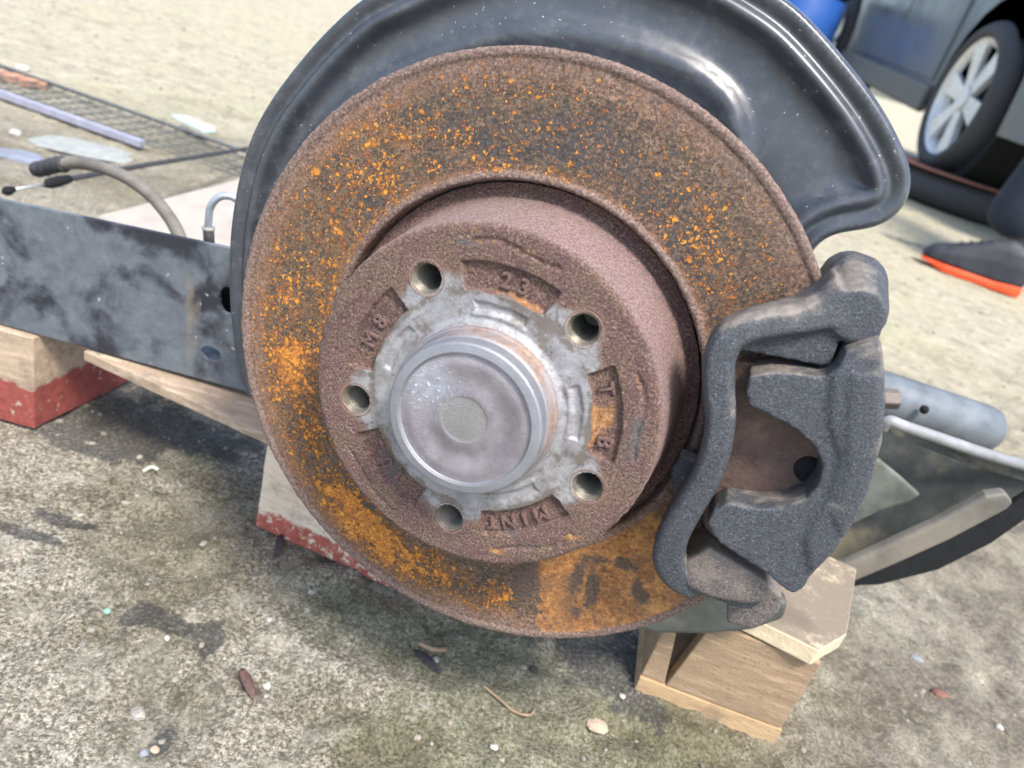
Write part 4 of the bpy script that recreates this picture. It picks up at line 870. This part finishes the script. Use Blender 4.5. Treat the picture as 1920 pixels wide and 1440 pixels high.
leaf('dark purple dead leaf on the mossy ground below the disc rim', (800, 1243), .024, .0034, -.55, lf2)
leaf('dark purple leaf under the lower left corner of the pale block', (522, 1028), .02, .0032, -1.35, lf2)
def twig(label, px, r, mat, cat='twig', nm='twig'):
    P = spline([G(x, y, .003) + [0, 0, z_] for x, y, z_ in px], 6); o = np.array(P[0]); V, F = tube(P - o, r, 8); t = mesh_obj(nm, V, F, mat); t.location = o; tag(t, label, cat)
tw = plain('twig_tan', (.33, .23, .14), .7, 0, .3, 300)
twig('curved tan twig on the mossy ground below the disc', [(905, 1285, 0), (935, 1312, .001), (962, 1335, .001), (990, 1345, .002), (1003, 1330, 0)], .0009, tw)
twig('short tan stick end near the disc rim on the ground', [(785, 1208, .001), (812, 1222, .002), (835, 1220, .001)], .0014, tw)
twig('short pale stick between beam shadow and stain on the left ground', [(268, 886, .001), (284, 880, .002), (297, 883, .001)], .0015, plain('stick_pale', (.50, .50, .42), .7))
# terracotta strip, pale shard, splinters
def plank(name, label, cat, p0, p1, wdt_, z0_, z1_, mat):
    p0 = np.array(p0[:2]); p1 = np.array(p1[:2]); e = (p1 - p0); L = np.linalg.norm(e); e /= L; f = np.array([-e[1], e[0]])
    o = block(name, rect(p0, e, f, L, wdt_), z0_, z1_, mat, wob=.0012, seg=4); tag(o, label, cat); return o
plank('tile_strip', 'orange terracotta strip at the left edge above the wire mesh', 'tile', G(-60, 138), G(85, 172), .03, .001, .014, plain('terracotta', (.44, .235, .15), .8, 0, .2, 60))
plank('plastic_shard', 'pale mint plastic shard lying on the far edge of the wire mesh', 'shard', G(318, 238), G(378, 268), .03, .016, .022, plain('mint_shard', (.46, .55, .50), .5, 0, .1, 60))
plank('wood_splinter', 'pale wood splinter on the ground beyond the mint shard', 'splinter', G(338, 228), G(395, 252), .018, .002, .012, plain('splinter_wood', (.48, .40, .34), .8, 0, .3, 60))
chunk('plastic_shard', 'broad pale grey flat shard on the ground in front of the mesh strip', 'shard', (150, 278), .045, plain('grey_shard', (.30, .315, .29), .7, 0, .2, 60), 21, .06, 1.7, .3)
chunk('cloth_scrap', 'faded blue scrap on the ground at the left edge, above the hose end', 'scrap', (35, 295), .028, plain('blue_scrap', (.20, .22, .27), .8, 0, .3, 60), 22, .12, 1.5)

# ---------------------------------------------------------------- vehicle behind
M_paint = plain('dark_grey_paint', (.085, .10, .118), .32, .2, .12, 3, .0, dirt=(.10, .115, .13)); M_trim = plain('grey_plastic_trim', (.12, .125, .12), .65, 0, .2, 8)
M_alloy = plain('alloy', (.66, .67, .67), .32, .35, .1, 10, .0); M_glass = plain('car_glass', (.02, .025, .03), .08, 0, .1, 2, .0)
vt = math.radians(3.4)
van = thing('parked_car', 'dark grey parked car with alloy wheels raised on old tyres at the top right', 'car', mat4=Matrix.Translation((1.66, 4.08, .475)) @ Matrix.Rotation(vt, 4, 'X'))
WB = 2.85; TR = .345
def side_profile():
    a = []; 
    def arch(c, r, n=12): return [(c + r * math.cos(t), r * math.sin(t) - .0) for t in np.linspace(math.pi, 0, n)]
    pts = [(-1.0, -.02), (-.98, -.06), (-.46, -.08)] + [(x, y + .02) for x, y in arch(0, .44)] + [(.46, -.10), (WB - .46, -.10)] + [(x, y + .02) for x, y in arch(WB, .44)] + [(WB + .50, -.06), (WB + .85, -.02), (WB + .88, .25), (WB + .80, .50), (WB + .30, .62), (WB - .35, .66), (-.85, .66), (-.98, .45)]
    return pts
pr_ = side_profile(); bm = bmesh.new(); W_ = 1.75
f0 = [bm.verts.new((0., y, z)) for y, z in pr_]; f1 = [bm.verts.new((W_, y, z)) for y, z in pr_]; n = len(pr_)
bm.faces.new(f0); bm.faces.new(f1[::-1])
for i in range(n): bm.faces.new((f0[i], f1[i], f1[(i + 1) % n], f0[(i + 1) % n]))
bmesh.ops.triangulate(bm, faces=[f for f in bm.faces if len(f.verts) > 4]); bevel(bm_obj('car_body', bm, M_paint, van), .03, 3)
bm = bmesh.new(); hull(bm, [(x, y, z) for y, z, xi in ((-.82, .655, .04), (WB - .25, .655, .04), (-.62, 1.12, .16), (WB - .95, 1.14, .16)) for x in (xi, W_ - xi)]); bevel(bm_obj('cabin_roof', bm, M_paint, van), .04, 3)
for y0, y1 in ((-.55, .20), (.28, 1.0), (1.08, 1.72)):
    bm = bmesh.new(); hull(bm, [(.045 + s_ + .10 * t, y0 + (y1 - y0) * u + (.10 * t if u == 0 else -.06 * t), .70 + .36 * t) for s_ in (-.004, .004) for u in (0, 1) for t in (0, 1)]); bm_obj('side_window', bm, M_glass, van)
for y0, y1 in ((.50, 1.36), (1.38, 2.30)):
    bm = bmesh.new(); hull(bm, [(x, y, z) for x in (-.012, .01) for y in (y0, y1) for z in (.02, .60)]); d_ = bevel(bm_obj('car_door', bm, M_paint, van), .008, 2)
    bm = bmesh.new(); box(bm, (-.028, y1 - .14, .42), (.03, .16, .03)); bevel(bm_obj('door_handle', bm, M_alloy, d_), .008)
bm = bmesh.new(); hull(bm, [(x, y, z) for x in (-.03, .02) for y in (.46, WB - .46) for z in (-.14, -.0)]); bevel(bm_obj('side_sill', bm, M_trim, van), .02, 3)
bm = bmesh.new(); hull(bm, [(x, y, z) for x in (-.02, W_ + .02) for y in (-1.08, -.94) for z in (-.10, .18)]); bevel(bm_obj('bumper', bm, M_trim, van), .04, 3)
bm = bmesh.new(); hull(bm, [(x, y, z) for x in (.30, W_ - .05) for y in (-.9, WB + .8) for z in (-.12, .0)]); bm_obj('underbody', bm, M_black, van)
for k in (0, WB):
    bm = bmesh.new(); bmesh.ops.create_cone(bm, cap_ends=True, segments=32, radius1=.43, radius2=.43, depth=.28, matrix=Matrix.Translation((.17, k, .02)) @ Matrix.Rotation(math.pi / 2, 4, 'Y')); bm_obj('wheel_well', bm, M_black, van)
def wheel(parent, y, z=0.):
    h = bpy.data.objects.new('car_wheel', None); put(h, parent); h.location = (-.03, y, z)
    def lat(prof, nm, mat, n=64):
        V, F = lathe(prof, n); V = [(v[2], v[0], v[1]) for v in V]; o = mesh_obj(nm, V, F, mat, h); return o
    lat([(.262, .012), (.270, -.012), (.295, -.022), (.32, -.012), (.338, .01), (TR, .03), (TR, .19), (.32, .22), (.27, .21), (.262, .19)], 'tyre', M_rubber)
    V, F = lathe([(.266, -.004), (.260, .0), (.245, .006), (.232, .03), (.225, .10), (.03, .10), (.001, .10)], 64); V = [(v[2], v[0], v[1]) for v in V]
    o = mesh_obj('rim', V, F, M_alloy, h); bm = bmesh.new()
    V, F = lathe([(.001, .010), (.055, .012), (.062, .03), (.062, .09)], 24)
    for k in range(6):
        a = 2 * math.pi * k / 6 + .2; ca, sa = math.cos(a), math.sin(a)
        hull(bm, [(x, r * ca - s_ * hw * sa, r * sa + s_ * hw * ca) for r, hw, x0 in ((.03, .028, .015), (.14, .036, .012), (.25, .056, .004)) for s_ in (-1, 1) for x in (x0, x0 + .03)])
    bmesh.ops.create_cone(bm, cap_ends=True, segments=24, radius1=.05, radius2=.06, depth=.04, matrix=Matrix.Translation((.022, 0, 0)) @ Matrix.Rotation(-math.pi / 2, 4, 'Y'))
    bevel(bm_obj('spokes', bm, M_alloy, h), .004, 2)
    V, F = lathe([(.001, .05), (.222, .055)], 40); V = [(v[2], v[0], v[1]) for v in V]; mesh_obj('brake_backing', V, F, M_black, h)
wheel(van, 0.); wheel(van, WB, .0)
# old tyre lying flat under the wheel
ot = thing('old_tyre', 'old black tyre lying flat under the near wheel of the parked car', 'tyre', (1.83, 4.0, 0))
V, F = lathe([(.20, .02), (.26, .0), (.33, .02), (.35, .06), (.35, .11), (.33, .135), (.26, .15), (.20, .135), (.19, .10), (.19, .05), (.20, .02)], 72); mesh_obj('tyre_wall', V, F, M_rubber, ot)
V, F = lathe([(.20, .128), (.19, .142), (.175, .145), (.17, .13), (.17, .03), (.04, .03), (.001, .03)], 48); mesh_obj('rusty_rim', V, F, plain('rim_rust', (.22, .10, .07), .8), ot)
# second tyre on top
o2_ = thing('old_tyre', 'dark worn tyre stacked between the flat tyre and the car wheel', 'tyre', (1.80, 3.98, .0))
V, F = lathe([(.24, .150), (.31, .149), (.335, .152), (.338, .157), (.31, .160), (.24, .160), (.24, .150)], 72); mesh_obj('rusty_steel_ring', V, F, plain('ring_rust', (.30, .13, .09), .8), o2_)
o2_['label'] = 'thin rusty steel ring lying on the old tyre under the car wheel'; o2_['category'] = 'steel ring'; o2_.name = 'steel_ring'
# red cloth scraps under the car
for i, p in enumerate(((1662, 158), (1625, 146))):
    g = G(p[0], p[1] + 14); o = block('red_brick', rect(g[:2], (1, 0), (0, 1), .22, .12), 0, .10, plain('red_lump' + str(i), (.42, .10, .09), .8), seg=3); tag(o, ('red brick lying beyond the car sill, the right one of two', 'red brick beyond the car sill, the left one next to the dust shield')[i], 'brick')
# blue drum
g = D(1508, 8, 6.6)
dr_ = thing('plastic_drum', 'blue plastic drum standing beyond the far end of the parked car, at the top edge', 'drum', (g[0], g[1], 0))
V, F = lathe([(.001, 0), (.27, 0), (.29, .03), (.29, .28), (.30, .30), (.29, .32), (.29, .58), (.30, .60), (.29, .62), (.29, .88), (.26, .93), (.001, .93)], 48); mesh_obj('drum_shell', V, F, plain('blue_plastic', (.02, .09, .34), .4, 0, .15, 4), dr_)
V, F = lathe([(.272, .92), (.30, .925), (.30, .955), (.28, .96), (.001, .955)], 48); mesh_obj('drum_lid', V, F, M_black, dr_)

# ---------------------------------------------------------------- person at the right edge
per = thing('person', 'person in dark navy trousers and black shoes with orange soles, standing at the right edge', 'person', (1.36, 2.30, 0))
M_tr = plain('navy_trousers', (.016, .022, .036), .85, 0, .35, 14, .001); M_skin = plain('skin', (.48, .29, .21), .5, 0, .08, 30); M_jk = plain('dark_jacket', (.03, .032, .038), .8, 0, .3, 20, .001)
def skin(name, J, E_, mat, root=0, sub=2, flat=None):
    me = bpy.data.meshes.new(name); me.from_pydata([j[:3] for j in J], E_, []); o = bpy.data.objects.new(name, me); put(o, per); me.materials.append(mat)
    sk = o.modifiers.new('skin', 'SKIN'); sk.use_smooth_shade = True
    for i, j in enumerate(J):
        r = j[3]; me.skin_vertices[0].data[i].radius = r if isinstance(r, tuple) else (r, r)
    me.skin_vertices[0].data[root].use_root = True; s_ = o.modifiers.new('sub', 'SUBSURF'); s_.levels = sub; s_.render_levels = sub; return o
# body: one continuous figure, facing -x; hips at (0.12, .0)
J = [(.20, .10, .93, (.15, .11)), (.19, .10, 1.08, (.14, .10)), (.17, .10, 1.28, (.16, .11)), (.17, .10, 1.42, (.13, .09)), (.16, .10, 1.50, .055), (.13, .10, 1.58, .06),
     (.19, .19, .88, .09), (.14, .20, .50, .07), (.19, .20, .10, .055), (.15, -.0, .88, .095), (-.085, .0, .50, .095), (-.15, .02, .12, .08),
     (.17, .28, 1.40, .055), (.20, .34, 1.12, .045), (.10, .34, .90, .033), (.17, -.08, 1.40, .055), (.20, -.14, 1.12, .045), (.10, -.14, .90, .033)]
E_ = [(0, 1), (1, 2), (2, 3), (3, 4), (4, 5), (0, 6), (6, 7), (7, 8), (0, 9), (9, 10), (10, 11), (3, 12), (12, 13), (13, 14), (3, 15), (15, 16), (16, 17)]
skin('clothed_body', J, E_, M_tr, 0, 2)
hd = skin('head', [(.135, .10, 1.56, .05), (.13, .10, 1.62, (.075, .07)), (.125, .10, 1.69, (.088, .078)), (.14, .10, 1.76, (.07, .065)), (.045, .10, 1.665, .016)], [(0, 1), (1, 2), (2, 3), (2, 4)], M_skin, 1)
skin('hair', [(.16, .10, 1.70, (.09, .08)), (.15, .10, 1.765, (.085, .078))], [(0, 1)], plain('hair', (.03, .022, .016), .7), 0)
for s_ in (.34, -.14):
    Jh = [(.095, s_, .89, .026), (.08, s_, .83, (.04, .02))]; Eh = [(0, 1)]
    for k, L in enumerate((.06, .072, .068, .052)):
        b = len(Jh); yy = s_ - .03 + .02 * k; xx = .105 - .022 * k
        Jh += [(xx - .01, s_, .80, .010), (xx - .02, s_ + .004, .80 - L * .6, .009), (xx - .012, s_ + .006, .80 - L, .007)]; Eh += [(1, b), (b, b + 1), (b + 1, b + 2)]
    b = len(Jh); Jh += [(.045, s_, .84, .011), (.03, s_, .80, .009)]; Eh += [(1, b), (b, b + 1)]
    skin('hand', Jh, Eh, M_skin, 1, 1)
# shoes
M_shoe = plain('black_shoe', (.022, .025, .032), .6, 0, .4, 40, .0006); M_sole = plain('orange_sole', (.82, .085, .02), .45, 0, .15, 30)
def shoe(ox, oy, rz):
    e = bpy.data.objects.new('shoe', None); put(e, per); e.location = (ox, oy, 0); e.rotation_euler = (0, 0, rz)
    st = [(-.155, .018, .045, .026), (-.135, .036, .066, .026), (-.09, .045, .082, .026), (-.04, .043, .105, .024), (.0, .038, .128, .024), (.04, .037, .140, .026), (.09, .038, .130, .028), (.115, .028, .105, .03)]
    bm = bmesh.new(); prev = None
    for x, hw, h, z0 in st:
        ring = [(x, hw * math.cos(t), z0 + (h - z0) * max(0, math.sin(t)) ** .8) for t in np.linspace(0, math.pi, 9)]
        if prev: hull(bm, prev + ring)
        prev = ring
    u = bm_obj('shoe_upper', bm, M_shoe, e, True); remesh(u, .004, 4)
    bm = bmesh.new(); prev = None
    for x, hw, h, z0 in st:
        z1 = .023 + (.006 if x > .05 else 0); zb = .002 + (.012 if x < -.13 else 0) ; hw += .005; ring = [(x, s_ * hw, z_) for s_ in (-1, 1) for z_ in (zb, z1)]
        if prev: hull(bm, prev + ring)
        prev = ring
    so2 = bm_obj('shoe_sole', bm, M_sole, e); remesh(so2, .004, 2)
    bm = bmesh.new()
    for k in range(4): box(bm, (-.075 + .022 * k, 0, .0885 + .010 * k), (.006, .04, .006))
    bevel(bm_obj('laces', bm, M_sole if False else plain('laces', (.05, .05, .06), .7), e), .002)
sx, sy = G(1735, 495)[:2]; 
shoe(sx + .125 - 1.36, sy - .045 - 2.30, -.35); shoe(.17, .20, -.1)
